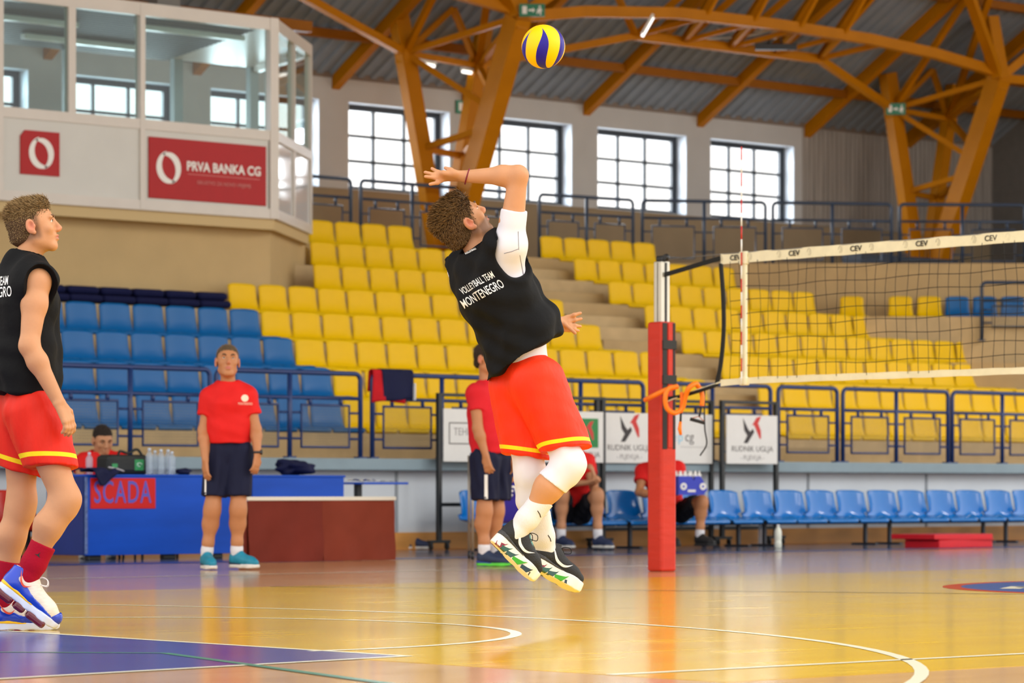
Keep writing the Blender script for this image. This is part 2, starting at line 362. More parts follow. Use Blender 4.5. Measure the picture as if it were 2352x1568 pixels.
# ================================================================== seats on the stand
M_sy = mat('seat_yellow', (242, 196, 0), .38, noise=.05, nscale=2.5, spec=.16)
M_sb = mat('seat_blue', (0, 98, 164), .34, noise=.06, nscale=2.5, spec=.3)
M_bb = mat('bench_blue', (0, 116, 198), .16, noise=.03, nscale=3, spec=.6)
M_dark = mat('dark_bracket', (40, 44, 52), .5)
M_glint = mat('seat_glint', (236, 236, 226), .5)
def bucket(width, depth, back, lean, bulge, lip, th=.014, topround=.05, nx=9):
    """moulded seat shell: front lip, pan, curved into a backrest; origin under the backrest at pan height, front towards -y"""
    prof = [(-depth+.004, -lip), (-depth-.008, -lip*.5), (-depth+.010, -.004), (-depth*.75, .004), (-depth*.4, -.006), (-depth*.14, .0), (-.03, .03), (-.005, .08)]
    for t in (.35, .55, .75, .9, 1.0): prof.append((lean*t, .08+(back-.08)*t))
    rows = []
    for j, (y, z) in enumerate(prof):
        t = max(0, (z-.03)/back); row = []
        for i in range(nx):
            u = -1+2*i/(nx-1); hw = width/2
            hw *= 1-.085*min(1, max(0, t*3))
            if j < 2: hw *= .94
            dz = 0; dy = 0
            if z > .03:
                dy = -bulge*abs(u)**2.5; dz = -topround*abs(u)**5*max(0, (t-.5)*2)
            elif j > 2: dz = bulge*.35*abs(u)**3
            row.append(Vector((u*hw, y+dy, z+dz)))
        rows.append(row)
    vs = []; fs = []; n = len(rows)
    nrm = []
    for j in range(n):
        for i in range(nx):
            a = rows[min(j+1, n-1)][i]-rows[max(j-1, 0)][i]; b = rows[j][min(i+1, nx-1)]-rows[j][max(i-1, 0)]
            nrm.append(b.cross(a).normalized())
    vs = [p for r in rows for p in r]; vs += [p-nr*th for p, nr in zip(vs, nrm)]; N = n*nx
    for j in range(n-1):
        for i in range(nx-1):
            q = (j*nx+i, j*nx+i+1, (j+1)*nx+i+1, (j+1)*nx+i); fs.append(q); fs.append(tuple(x+N for x in q[::-1]))
    edge = [i for i in range(nx)]+[j*nx+nx-1 for j in range(1, n)]+[(n-1)*nx+i for i in range(nx-2, -1, -1)]+[j*nx for j in range(n-2, 0, -1)]
    for k in range(len(edge)): a, b = edge[k], edge[(k+1) % len(edge)]; fs.append((b, a, a+N, b+N))
    mb = MB(); mb.sm = True; mb.add(vs, fs); me = mb.mesh('seat_shell'); fixn(me); return me
seat_me = {}
for c, m in (('yellow', M_sy), ('blue', M_sb)):
    me = bucket(.45, .41, .335, .03, .015, .055, topround=.03); me.materials.append(m); seat_me[c] = me
brk = MB().box(-.05, .05, -.36, -.06, -.022, -.008); brk_me = brk.mesh('seat_bracket'); brk_me.materials.append(mat('bracket_grey', (128, 118, 98), .5))
glint_mb = MB().lathe([(.012, 0), (.012, .003)], 10, M=Matrix.Rotation(PI/2, 3, 'X')); glint_me = glint_mb.mesh('seat_glint'); glint_me.materials.append(M_glint)  # small white disc, a window highlight painted onto the seat back
def stand_seat(x, y, z, color, label, group, rz=0., glint=False):
    o = bpy.data.objects.new('stadium_seat', seat_me[color]); COL.objects.link(o); o.location = (x, y, z); o.rotation_euler = (0, 0, rz+random.uniform(-.008, .008))
    tag(o, label, 'seat', group)
    b = bpy.data.objects.new('seat_bracket', brk_me); COL.objects.link(b); b.parent = o
    if glint: s_ = bpy.data.objects.new('painted_glint', glint_me); COL.objects.link(s_); s_.parent = o; s_.location = (.02, .004, .1)
    return o
SEATW = .46; SZ = .022
ROWN = ['front', 'second', 'third', 'fourth', 'fifth', 'sixth', 'seventh', 'top']
# left block: first left edge, number of blue seats, number of yellow seats
left = {1: (21.70-.46*12, 13, 16), 2: (21.83-.46*10, 12, 14), 3: (22.46-.46*9, 10, 13), 4: (20.37-.46*4, 10, 12), 5: (23.33, 0, 12), 6: (25.36, 0, 8), 7: (26.03, 0, 7), 8: (26.72, 0, 4)}
rnd = random.Random(3)
for r, (s0, nb, ny) in left.items():
    for i in range(nb+ny):
        x = s0+SEATW*(i+.5)
        if x > 29.9-.2*(8-r): continue
        if r == 1 and 22.30 < x < 22.55: pass
        c = 'blue' if i < nb else 'yellow'
        if c == 'blue': lab = 'blue plastic seat, %s from the yellow seats in the %s row of the left block' % (ORD[nb-1-i], ROWN[r-1])
        else: lab = 'yellow plastic seat, %s from the left in the %s row of the left block' % (ORD[i-nb], ROWN[r-1])
        stand_seat(x, RW(r), TZ(r)+SZ, c, lab, '%s seats in the left block of the stand' % c, glint=(r in (2, 3, 4) and rnd.random() < .45))
right = {8: (30.91, 5), 7: (30.71, 7), 6: (30.5, 9), 5: (30.3, 10), 4: (30.08, 13), 3: (29.89, 15), 2: (29.62, 16), 1: (28.75, 17)}
for r, (s0, n) in right.items():
    for i in range(n):
        stand_seat(s0+SEATW*(i+.5), RW(r), TZ(r)+SZ, 'yellow', 'yellow plastic seat, %s from the stairs in the %s row of the right block' % (ORD[i], ROWN[r-1]), 'yellow seats in the right block of the stand', glint=(rnd.random() < .12 and r < 4))
# seats of the slanted block on the right
rzS = math.atan2(d.y, d.x)
k = 0
for px, c in ((1957, 'yellow'), (2069, 'yellow'), (2134, 'yellow'), (2198, 'blue'), (2262, 'blue'), (2326, 'blue')):
    p = P0+nn*(.42+(.12 if False else 0)); t = (px-1176)/FPX
    # walk along the slanted line until it meets that column
    best = min((abs((q.x*CA-q.y*SA)/(q.x*SA+q.y*CA)-t), a) for a in [i*.01 for i in range(600)] for q in [p+d*a])[1]; q = p+d*best
    lab = {0: 'single yellow seat beside the gap at the upper right of the stand', 1: 'yellow seat just right of the gap below the upper walkway', 2: 'yellow seat next to the three blue seats on the right',
           3: 'blue seat beside the yellow seats at the upper right', 4: 'middle blue seat behind the small railing at the upper right', 5: 'rightmost blue seat behind the small railing at the upper right'}[k]
    stand_seat(q.x, q.y, 3.165, c, lab, 'seats of the slanted block on the right', rz=rzS).scale = (.82, .82, .9); k += 1
# ================================================================== railings
M_rail = mat('railing_navy', (30, 54, 108), .4, noise=.08, nscale=6)
M_rail2 = mat('railing_dark', (44, 62, 88), .4, noise=.06, nscale=6)
M_wire = mat('wire_grey', (120, 120, 112), .5, metal=.5)
def railing(name, p, q, z0, h, label, m, nframes=2, mesh=True, group=None, r=.026, fz=(.115, .55), mid=.26, feet=False):
    p = Vector((*p, z0)); q = Vector((*q, z0)); L = (q-p).length; rz = math.atan2(q.y-p.y, q.x-p.x)
    o = thing(name, label, 'railing', p, rz, group)
    c = .07; pts = [(0, 0, 0), (0, 0, h-c)]+[(c-c*math.cos(a), 0, h-c+c*math.sin(a)) for a in (.4, .8, 1.2)]+[(c, 0, h), (L-c, 0, h)]+[(L-c+c*math.sin(a), 0, h-c+c*math.cos(a)) for a in (.4, .8, 1.2)]+[(L, 0, h-c), (L, 0, 0)]
    obj('top_rail', MB().tube(pts, r, 8), m, o)
    obj('mid_rail', MB().tube([(0, 0, h-mid), (L, 0, h-mid)], r*.8, 6), m, o)
    xs = [L*k/nframes for k in range(nframes+1)]
    for x in xs[1:-1]: obj('post', MB().tube([(x, 0, 0), (x, 0, h)], r, 8), m, o)
    for x in xs: obj('foot_plate', MB().box(x-.05, x+.05, -.05, .05, 0, .018), m, o)
    for k in range(nframes):
        a, b = xs[k]+.15, xs[k+1]-.15; zb, zt = fz[0], fz[1]
        obj('frame', MB().tube([(a, 0, zb), (a, 0, zt), (b, 0, zt), (b, 0, zb)], r*.62, 5, closed=True), m, o)
        for x in (a+(b-a)*.18, a+(b-a)*.82): obj('stub', MB().tube([(x, 0, zt), (x, 0, h-mid)], r*.8, 6), m, o)
        for z in (zb+(zt-zb)*.2, zb+(zt-zb)*.82):
            obj('link', MB().tube([(xs[k], 0, z), (a, 0, z)], r*.5, 5), m, o); obj('link', MB().tube([(b, 0, z), (xs[k+1], 0, z)], r*.5, 5), m, o)
        if mesh:
            wm = MB(); s = .028; nx = int((b-a)/s); nz = int((zt-zb)/s)
            for i in range(1, nx): x = a+(b-a)*i/nx; wm.box(x-.0012, x+.0012, -.001, .001, zb, zt)
            for j in range(1, nz): z = zb+(zt-zb)*j/nz; wm.box(a, b, -.001, .001, z-.0012, z+.0012)
            obj('wire_mesh', wm, M_wire, o, kind='stuff')
    return o
low = [(13.2, 15.15), (15.25, 17.2), (17.35, 19.29), (19.37, 21.23), (21.39, 23.3), (23.4, 25.32), (25.46, 27.38), (27.51, 28.52, 1), (28.62, 30.52), (30.6, 32.5), (32.6, 34.5)]
lowlab = ['navy tube railing far left behind the standing player', 'navy tube railing at the left behind the standing player', 'navy tube railing section behind the score table', 'navy tube railing section behind the man in red and navy',
          'navy tube railing section with clothes hung over it', 'navy tube railing section behind the jumping player', 'navy tube railing section behind the red net post', 'narrow navy railing section with one frame right of the boards',
          'navy two-frame railing section right of the narrow one', 'navy railing section at the right edge above the bench', 'navy railing section beyond the right edge above the bench']
for u, lab in zip(low, lowlab): railing('railing', (u[0], 26.62), (u[1], 26.62), .965, .885, lab, M_rail, 1 if len(u) > 2 else 2, group='lower railing sections')
up = [((26.3, 35.6), (28.22, 35.6), 2), ((28.4, 35.6), (31.2, 35.6), 3), ((31.73, 35.57), (33.42, 35.36), 2), ((33.56, 35.30), (35.2, 34.33), 2), ((35.3, 34.27), (36.86, 33.28), 2), ((36.96, 33.2), (38.5, 32.04), 2), ((38.6, 31.95), (40.0, 30.9), 2)]
uplab = ['dark railing section of the upper walkway beside the glazed booth', 'long dark railing section under the first free window', 'dark railing section below the middle windows', 'dark railing section below the rightmost window',
         'dark railing section right of the rightmost window', 'dark railing section in front of the right column', 'dark railing section at the right edge of the upper walkway']
for (p, q, n), lab in zip(up, uplab): railing('railing', p, q, TZ(9)+.005, 1.0, lab, M_rail2, n, False, 'upper walkway railing sections', fz=(.14, .62), mid=.26)
pr_ = P0+nn*1.1+d*2.35
railing('railing', (pr_+d*.15)[:2], (pr_+d*1.25)[:2], 2.785, .84, 'small dark railing in front of the blue seats at the right', M_rail2, 1, True, fz=(.2, .5))
obj('low_box', MB().rbox(37.3, 39.6, 34.3, 34.7, TZ(9)+.005, TZ(9)+.34, .01), mat('navy_box', (34, 44, 62), .5), rz=0, label='low dark navy box on the upper walkway behind the railing', cat='box')
# ================================================================== glazed booth
M_al = mat('booth_frame', (214, 206, 196), .35, noise=.03, nscale=3)
M_panel = mat('booth_panel', (206, 204, 196), .3, noise=.03, nscale=2)
M_red = mat('bank_red', (176, 16, 18), .4, noise=.03, spec=.25)
M_white = mat('print_white', (240, 238, 232), .5)
M_bglass = glass_mat('booth_glass', (.78, .89, .89), 0.)
BY, BX = 31.9, 24.08
booth = thing('control_booth', 'white framed glazed booth with red bank signs above the stand', 'booth', (15, BY, 3.83))
def bpart(name, mb, m, par=booth, **k):
    me = mb.mesh(name) if isinstance(mb, MB) else mb
    if isinstance(mb, MB): fixn(me)
    me.transform(Matrix.Translation((-15, -BY, -3.83))); return obj(name, me, m, par, **k)
Q = Vector((25.83, 33.47, 0)); C = Vector((BX, BY, 0)); back = Vector((26.3, 35.3, 0))
outline = [(15, BY), (BX, BY), (Q.x, Q.y), (26.3, 35.3), (15, 35.3)]
bpart('floor_slab', MB().prism(outline, 3.83, 3.96), mat('booth_slab', (204, 178, 128), .7))
ceil = bpart('roof_slab', MB().prism([(15, BY+.04), (BX-.02, BY+.04), (Q.x-.02, Q.y+.04), (26.3, 35.3), (15, 35.3)], 6.34, 6.44), M_al)
M_slat = mat('ceiling_slat', (84, 92, 90), .6, spec=.2)
for k in range(22): bpart('ceiling_slat', MB().box(15.1, 24.0+.04*k, BY+.12+.15*k, BY+.24+.15*k, 6.315, 6.34), M_slat, ceil)
for a, b, y in ((20.75, 22.0, 33.1), (22.0, 23.7, 34.3), (22.6, 24.2, 32.7)):
    bpart('tube_lamp', MB().rbox(a, b, y-.06, y+.06, 6.24, 6.31, .015), mat('lamp_white', (232, 236, 232), .3), ceil)
def bar(name, p, q, z0, z1, w, dep, par=booth):  # vertical or horizontal frame member along p-q
    return bpart(name, MB().beam((p[0], p[1], (z0+z1)/2), (q[0], q[1], (z0+z1)/2), dep, z1-z0), M_al, par)
F0, F1 = (15, BY), (BX, BY)
bar('top_beam', F0, F1, 6.27, 6.42, 0, .1); bar('sill', F0, F1, 4.92, 5.04, 0, .1); bar('bottom_beam', F0, F1, 3.96, 4.08, 0, .1)
for x in (16.2, 17.2, 18.2, 19.17, 20.13, 22.1): bpart('mullion', MB().box(x-.035, x+.035, BY-.056, BY+.056, 3.97, 6.41), M_al)
for x in (17.7, 19.65, 21.11): bpart('mullion', MB().box(x-.05, x+.05, BY-.046, BY+.046, 5.0, 6.3), M_al)
bpart('corner_post', MB().box(BX-.09, BX+.035, BY-.058, BY+.06, 3.965, 6.425), M_al)
gx = [15, 16.2, 17.2, 17.7, 18.2, 19.17, 19.65, 20.13, 21.11, 22.1, BX-.07]
for a, b in zip(gx, gx[1:]): bpart('pane', MB().box(a+.05, b-.05, BY-.006, BY+.002, 5.04, 6.27), M_bglass)
for a, b in ((15, 16.2), (16.2, 17.2), (17.2, 18.2), (18.2, 19.17), (19.17, 20.13), (20.13, 22.1), (22.1, BX-.07)): bpart('panel', MB().rbox(a+.03, b-.03, BY-.03, BY+.03, 4.07, 4.93, .006), M_panel)
# slanted side
dq = (Q-C).normalized(); nq = Vector((dq.y, -dq.x, 0))
bar('top_beam', C[:2], Q[:2], 6.27, 6.42, 0, .1); bar('sill', C[:2], Q[:2], 4.92, 5.04, 0, .1); bar('bottom_beam', C[:2], Q[:2], 3.96, 4.08, 0, .1)
Lq = (Q-C).length
for a in (0.06, Lq*.5, Lq): 
    p = C+dq*a; bpart('mullion', MB().beam((p.x, p.y, 3.98), (p.x, p.y, 6.4), .09, .09, up=dq), M_al)
for a, b in ((.1, Lq*.5-.05), (Lq*.5+.05, Lq-.05)):
    p, q = C+dq*a, C+dq*b
    bpart('pane', MB().beam((p.x, p.y, 5.655), (q.x, q.y, 5.655), .008, 1.23), M_bglass)
    bpart('panel', MB().beam((p.x, p.y, 4.5), (q.x, q.y, 4.5), .04, .86), mat('booth_panel_gloss', (210, 214, 216), .08, spec=.8))
bar('top_beam', Q[:2], (26.3, 35.3), 6.27, 6.42, 0, .1); bar('sill', Q[:2], (26.3, 35.3), 4.92, 5.04, 0, .1)
for x in (19.0, 21.0, 23.3, 25.0, 26.25): bpart('back_post', MB().box(x-.07, x+.07, 35.2, 35.3, 3.96, 6.36), mat('booth_post', (150, 160, 160), .5))
# red sign with the bank's mark
def swirl(par, x, z, R, y):
    # two white crescents chasing one another
    for s in (0, 1):
        mb = MB(); out = []; inn = []
        for k in range(19):
            a = math.radians(105+180*s+(-215)*k/18) if False else math.radians(100+180*s+205*k/18)
            t = k/18; w = .46*math.sin(PI*min(1, t*1.02))**.6*R
            ro = R*(1-.06*t)*(1 if s == 0 else .98)
            out.append((x+ro*math.cos(a)*.93, z+ro*math.sin(a))); inn.append((x+(ro-w)*math.cos(a)*.93, z+(ro-w)*math.sin(a)))
        poly = out+inn[::-1][1:-1]
        bpart('logo_mark', MB().add([(px, y, pz) for px, pz in out+inn], [(i, i+1, 19+i+1, 19+i) for i in range(18)]), M_white, par)
sg = bpart('bank_sign', MB().rbox(22.19, 23.93, BY-.05, BY-.03, 4.11, 4.84, .006), M_red, label='red sign with white ring logo and bank name')
swirl(sg, 22.475, 4.485, .20, BY-.0535)
place = lambda n, t, x, z, s, par, m=M_white, **k: (lambda me: bpart(n, me, m, par))((lambda me: (me.transform(Matrix.Translation((x, BY-.0535, z)) @ Matrix.Rotation(PI/2, 4, 'X')), me)[1])(text_mesh(t, s, **k)))
place('lettering', 'PRVA BANKA CG', 23.29, 4.52, .155, sg, bold=.004, sx=.93)
place('lettering', 'ISKUSTVO ZA NOVO VRIJEME', 23.29, 4.335, .062, sg, mat('print_pink', (214, 130, 124), .5), sx=.98)
bpart('rule', MB().box(22.75, 23.83, BY-.0535, BY-.052, 4.425, 4.432), MATS['print_pink'], sg)
s2 = bpart('bank_sign', MB().prism([(20.40, 4.28), (20.93, 4.28), (20.93, 4.79), (20.46, 4.79), (20.40, 4.72)], BY-.05, BY-.03, lambda a, b, z: (a, z, b)), M_red, label='small square red sign with white ring logo')
swirl(s2, 20.68, 4.535, .19, BY-.0535)
obj('concrete_post', MB().rbox(23.4, 23.75, 33.4, 33.75, 6.44, 8.6, .01), mat('post_grey', (128, 122, 114), .7), label='grey concrete post rising from the booth roof', cat='post')
obj('booth_roof_edge', MB().box(15, 26.0, 33.6, 33.75, 6.62, 6.76), M_orange2, label='dark brown steel beam just above the booth roof', cat='beam')

# ================================================================== tree columns and roof trusses
ZB = TZ(9)+.005
def column(b, label):
    o = thing('tree_column', label, 'column', (b, 35.95, ZB), group='orange tree columns')
    base = Vector((b, 35.95, ZB))
    def part(name, p, q, w, h=None, m=M_orange, roll=0):
        me = fixn(MB().beam(Vector(p)-base, Vector(q)-base, w, h or w, roll=roll).mesh(name)); return obj(name, me, m, o)
    A1, A2, A3 = Vector((b-.69, 36, 6.9)), Vector((b+.69, 36, 6.84)), Vector((b, 34.33, 7.3))
    bl, bm_, br = base+Vector((-.08, 0, 0)), base+Vector((.08, .05, 0)), base+Vector((.04, -.1, 0))
    part('leg', bl, A1+(A1-bl)*.2, .19, .24); part('leg', bm_, A2+(A2-bm_)*.2, .17, .2); part('leg', br, A3, .26, .30)
    part('post', A3, A3+Vector((-.12, .12, 1.0)), .24, .26)
    for n, h in ((A1, .3), (A2, .26), (A3, .36)): part('node', n-Vector((0, 0, h/2)), n+Vector((0, 0, h/2)), .2, .2)
    at = lambda p, q, z: p+(q-p)*((z-p.z)/(q.z-p.z))
    rl = at(br, A3, 6.05); 
    for p, q in ((A1, A3), (A1, A2), (A2, A3), (A1, rl), (A2, at(br, A3, 6.2)), (at(bl, A1, 5.55), at(bm_, A2, 5.5)), (at(bl, A1, 5.55), at(br, A3, 5.8)), (at(bm_, A2, 5.5), at(br, A3, 5.75)),
                 (A1, (b, 35.75, 7.58)), (A2, (b, 35.75, 7.58))): part('brace', p, q, .085)
    obj('base_plate', MB().box(-.3, .3, -.3, .3, 0, .03), M_orange, o)
    return A1, A2, A3
COLS = [column(b, lab) for b, lab in ((19.84, 'orange steel tree column behind the glazed booth'), (30.22, 'orange steel tree column behind the raised hand'), (40.6, 'orange steel tree column at the right behind the net'))]
def truss(k):
    a, b = COLS[k], COLS[k+1]
    o = thing('roof_truss', ('orange steel roof truss above the booth', 'orange steel roof truss between the two columns')[k] if k < 2 else 'orange steel roof truss right of the right column', 'truss', (a[2].x, 34.33, 7.3), group='orange roof trusses')
    base = o.location.copy()
    def part(p, q, w=.10, h=None, m=M_orange, name='web_member'):
        return obj(name, fixn(MB().beam(Vector(p)-base, Vector(q)-base, w, h or w).mesh(name)), m, o)
    x0, x1 = a[0].x+.69, b[0].x+.69
    ch = [a[2]]+[Vector((a[2].x+(b[2].x-a[2].x)*t, 34.33, z)) for t, z in ((.12, 7.5), (.3, 7.66), (.5, 7.69), (.7, 7.66), (.85, 7.57))]+[b[2]+Vector((0, 0, .1))]
    for p_, q_ in zip(ch, ch[1:]): part(p_, q_, .13, .16, name='chord')
    n0, n1 = Vector((x0+3.2, 35.3, 7.44)), Vector((x1-3.2, 35.3, 7.44))
    part(n0, n1, .11, .14, name='chord'); part(a[1], n0, .11); part(n1, b[0], .11)
    # zigzag between the two chords and up to a high chord
    m = 5; lo = [n0+(n1-n0)*t for t in (0, .25, .5, .75, 1)]
    hi = [Vector((p.x+.65, 33.6, 8.75)) for p in lo[:-1]]
    part((x0-.2, 33.6, 8.75), (x1+.2, 33.6, 8.75), .13, .16, name='chord')
    for i in range(4):
        part(lo[i], hi[i], .085); part(hi[i], lo[i+1], .085, m=M_orange)
        part(lo[i], (lo[i].x+.5, 34.33, 7.66), .07); part((lo[i].x+.5, 34.33, 7.66), lo[i+1], .07)
        part((lo[i].x+.5, 34.33, 7.66), hi[i], .08)
    part(lo[4], hi[3]+Vector((.4, 0, 0)), .085); part(n0, (x0+.5, 33.6, 8.75), .085)
    part((n1.x+.6, 34.33, 7.66), n1, .08)
    part(b[0], (b[0].x-.6, 33.6, 8.75), .09); part(b[1], (b[0].x-.35, 33.5, 8.75), .1); part(b[2], (b[2].x-1.9, 33.5, 8.75), .15)
    part(a[2], (a[2].x+1.9, 33.5, 8.75), .15); part(a[1], (a[1].x+.6, 33.6, 8.75), .09)
truss(0); truss(1)
b = COLS[2]; o = thing('roof_truss', 'orange steel truss stub right of the right column', 'truss', b[2], group='orange roof trusses')
for q in ((43.9, 34.33, 7.45), (42.2, 33.8, 8.6), (43.6, 35.3, 7.45), (41.6, 36.9, 6.7)): obj('web_member', MB().beam((0, 0, 0), Vector(q)-b[2], .12, .14), M_orange, o)
# lamps and signs up there
M_lamp = emit_mat('tube_lamp_lit', (255, 252, 244), 1.2)
def batten(label, p, q):
    p, q = Vector(p), Vector(q); o = thing('batten_lamp', label, 'lamp', p); v = q-p
    obj('housing', MB().beam((0, 0, .03), v+Vector((0, 0, .03)), .09, .04), mat('lamp_housing', (220, 220, 214), .4), o); obj('tube', MB().tube([(0, 0, -.01), v-Vector((0, 0, .01))], .022, 8), M_lamp, o)
A1, A2, A3 = COLS[1]
batten('short tube lamp under the brace between the column heads', A1+Vector((.12, .0, -.10)), A1+Vector((.55, .0, -.13)))
batten('smaller tube lamp beside the inner column head', A2+Vector((-.3, 0, -.10)), A2+Vector((-.06, 0, -.11)))
p = onW(1475, 82, 34.0); batten('slanting tube lamp hung from the truss right of the ball', p, onW(1500, 38, 33.9))
M_exit = mat('exit_green', (22, 120, 84), .4)
def exit_sign(label, c, w, h, n=(-.66, -.75, 0)):
    n = Vector(n).normalized(); r = Vector((-n.y, n.x, 0)); c = Vector(c)
    o = thing('exit_sign', label, 'sign', c, math.atan2(r.y, r.x), 'green exit signs')
    obj('board', MB().rbox(-w/2, w/2, -.012, .012, -h/2, h/2, .004), M_exit, o)
    pic = MB().box(-w*.38, -w*.2, -.015, -.012, -h*.28, h*.32)
    obj('door_mark', pic, M_white, o)
    ar = MB().prism([(-.14*w, -.07*h), (.02*w, -.07*h), (.02*w, -.2*h), (.12*w, 0), (.02*w, .2*h), (.02*w, .07*h), (-.14*w, .07*h)], -.015, -.012, lambda a, b, z: (a, z, b)); obj('arrow_mark', ar, M_white, o)
    rm = MB().lathe([(.045*w, -.0015), (.045*w, .0015)], 10, (.3*w, -.0135, .26*h), Matrix.Rotation(PI/2, 3, 'X')).prism([(.22*w, .12*h), (.36*w, .14*h), (.40*w, -.1*h), (.34*w, -.08*h), (.36*w, -.36*h), (.30*w, -.36*h), (.28*w, -.12*h), (.2*w, -.3*h), (.17*w, -.26*h)], -.015, -.012, lambda a, b, z: (a, z, b))
    obj('running_figure', rm, M_white, o)
exit_sign('green exit sign on the column head beside the ball', A3+Vector((-.02, -.32, .06)), .36, .18)
exit_sign('green exit sign on the white wall between two windows', (31.83, 37.36, 6.42), .38, .2, (0, -1, 0))
B1 = COLS[2][0]; exit_sign('green exit sign on the right column', B1+Vector((-.12, -.17, -.02)), .32, .19)
p = onW(1782, 108, 34.75)
o = thing('stage_light', 'black bar fixture with white spotlight hung from the truss', 'lamp', p, -YAW)
obj('bar', MB().rbox(-.32, .32, -.06, .06, -.045, .045, .008), mat('black_metal', (20, 20, 22), .4), o)
obj('spotlight', MB().lathe([(.02, -.1), (.06, -.09), (.075, .05), (.07, .1)], 14, (0, 0, .22), Matrix.Rotation(.6, 3, 'Y')), mat('lamp_ivory', (226, 218, 200), .4), o)
for x in (-.12, .1): obj('hanger', MB().tube([(x, 0, .04), (x*.3, 0, .3)], .012, 6), MATS['black_metal'], o)
for q in ((-.9, 0, .28), (-1.1, 0, .12)): obj('cable', MB().tube(bez([(-.05, 0, .26), (-.5, 0, .2*1+.5*(q[2]-.2)), q], 8), .012, 5), M_white, o)
# ================================================================== net and post
M_tape = mat('net_tape', (236, 228, 196), .7, noise=.05, nscale=12, bump=.2, bscale=60)
M_cord = mat('net_cord', (22, 22, 20), .8)
M_ink = mat('ink_dark', (40, 38, 34), .7)
NS = 17.52; NW0, NW1 = 17.56, 8.0
net = thing('volleyball_net', 'black volleyball net with white printed tapes strung across the court', 'net', (NS, NW0, 1.43))
def npart(name, mb, m, par=net, **k):
    me = mb.mesh(name) if isinstance(mb, MB) else mb
    if isinstance(mb, MB): fixn(me)
    me.transform(Matrix.Translation((-NS, -NW0, -1.43))); return obj(name, me, m, par, **k)
def ribbon(y0, y1, zc, h, n=60, wob=.004, tk=.006):
    mb = MB(); vs = []; fs = []
    for i in range(n+1):
        y = y0+(y1-y0)*i/n; dx = wob*math.sin(i*1.7)+wob*.6*math.sin(i*.63); z0 = zc(y)
        for sx, sz in ((-1, -1), (1, -1), (1, 1), (-1, 1)): vs.append((NS+dx+sx*tk/2, y, z0+sz*h/2+.002*math.sin(i*2.3+sz)))
    for i in range(n):
        for k in range(4): a, b = i*4+k, i*4+(k+1) % 4; fs.append((a, b, b+4, a+4))
    fs += [(0, 1, 2, 3), (n*4+3, n*4+2, n*4+1, n*4)]
    return mb.add(vs, fs)
top = npart('top_tape', ribbon(NW0, NW1, lambda y: 2.395, .078), M_tape)
npart('bottom_tape', ribbon(NW0, NW1, lambda y: 1.462-.012*math.exp(-((y-NW0)/.2)**2), .048, wob=.006), M_tape)
npart('top_cable', MB().tube([(NS, NW1, 2.43), (NS, NW0, 2.432), (NS, 18.16, 2.425)], .0035, 6), mat('steel_cable', (150, 150, 148), .4, metal=.7))
npart('edge_cord', MB().tube(bez([(NS, NW0, 2.36), (NS, NW0-.025, 2.1), (NS, NW0-.03, 1.85), (NS, NW0, 1.6), (NS, NW0+.05, 1.43)], 8), .017, 8), M_cord)
npart('corner_strap', MB().beam((NS-.01, NW0, 2.40), (NS-.01, 18.2, 2.30), .01, .035), M_cord); npart('corner_strap', MB().beam((NS-.012, 17.8, 2.36), (NS-.012, 18.2, 2.295), .01, .02), M_cord)
npart('bottom_rope', MB().tube(bez([(NS-.02, NW0+.04, 1.43), (NS-.02, 17.9, 1.37), (NS-.02, 18.15, 1.34)], 6), .014, 6), M_cord)
npart('bottom_rope', MB().tube(bez([(NS-.01, NW0, 1.455), (NS-.02, 17.85, 1.39), (NS-.03, 18.16, 1.31)], 6), .006, 6), M_tape)
grid = MB(); rng = np.random.RandomState(5)
ys = np.arange(NW0-.1, NW1, -.1)
ph = rng.rand(len(ys))*6
def cordpt(i, z): 
    t = (z-1.47)/.9; y = ys[i]; sag = .03*math.sin(PI*t)
    return (NS+.008*math.sin(5*t+ph[i]), y+.010*math.sin(2*PI*t*1.3+ph[i])*(1-t*.5)+.012*math.sin(y*2.1)*math.sin(PI*t)+.025*max(0, .25-t)*math.sin(9*t+.4), z)
for i in range(len(ys)): grid.tube([cordpt(i, 1.47+.9*k/10) for k in range(11)], .0026, 4, caps=False)
for j in range(1, 9): grid.tube([cordpt(i, 1.47+.1*j+.008*math.sin(i*.7+j)) for i in range(len(ys))], .0026, 4, caps=False)
npart('net_mesh', grid, M_cord, kind='stuff')
npart('side_band', MB().rbox(NS-.012, NS+.012, 17.285, 17.335, 1.44, 2.43, .005), M_tape)
npart('side_band_knot', MB().rbox(NS-.02, NS+.02, 17.27, 17.35, 2.34, 2.44, .01), M_tape)
npart('side_band_knot', MB().rbox(NS-.02, NS+.02, 17.27, 17.35, 1.425, 1.49, .01), M_tape)
def on_tape(px): return onS(px, 560, NS).y
for px in (1690, 1825, 1967, 2118, 2277, 2440):
    y = on_tape(px)
    me = text_mesh('CEV', .055, .0006, bold=.0012, sx=1.15); me.transform(Matrix.Translation((NS-.0075, y, 2.396)) @ Matrix.Rotation(-PI/2, 4, 'Z') @ Matrix.Rotation(PI/2, 4, 'X'))
    npart('lettering', me, M_ink, top)
    for dy in (.155, -.155):
        hd = MB().tube([(NS-.0075, y+dy+.019*math.cos(a), 2.397+.026*math.sin(a)) for a in [k*PI/7 for k in range(0, 11)]], .0011, 4).tube([(NS-.0075, y+dy+.008, 2.375), (NS-.0075, y+dy-.006, 2.392), (NS-.0075, y+dy-.004, 2.412)], .001, 4)
        npart('hand_emblem', hd, mat('ink_grey', (120, 112, 96), .7), top)
ant = thing('net_antenna', 'thin red and white striped antenna on the net', 'antenna', (NS-.03, 17.31, 1.43))
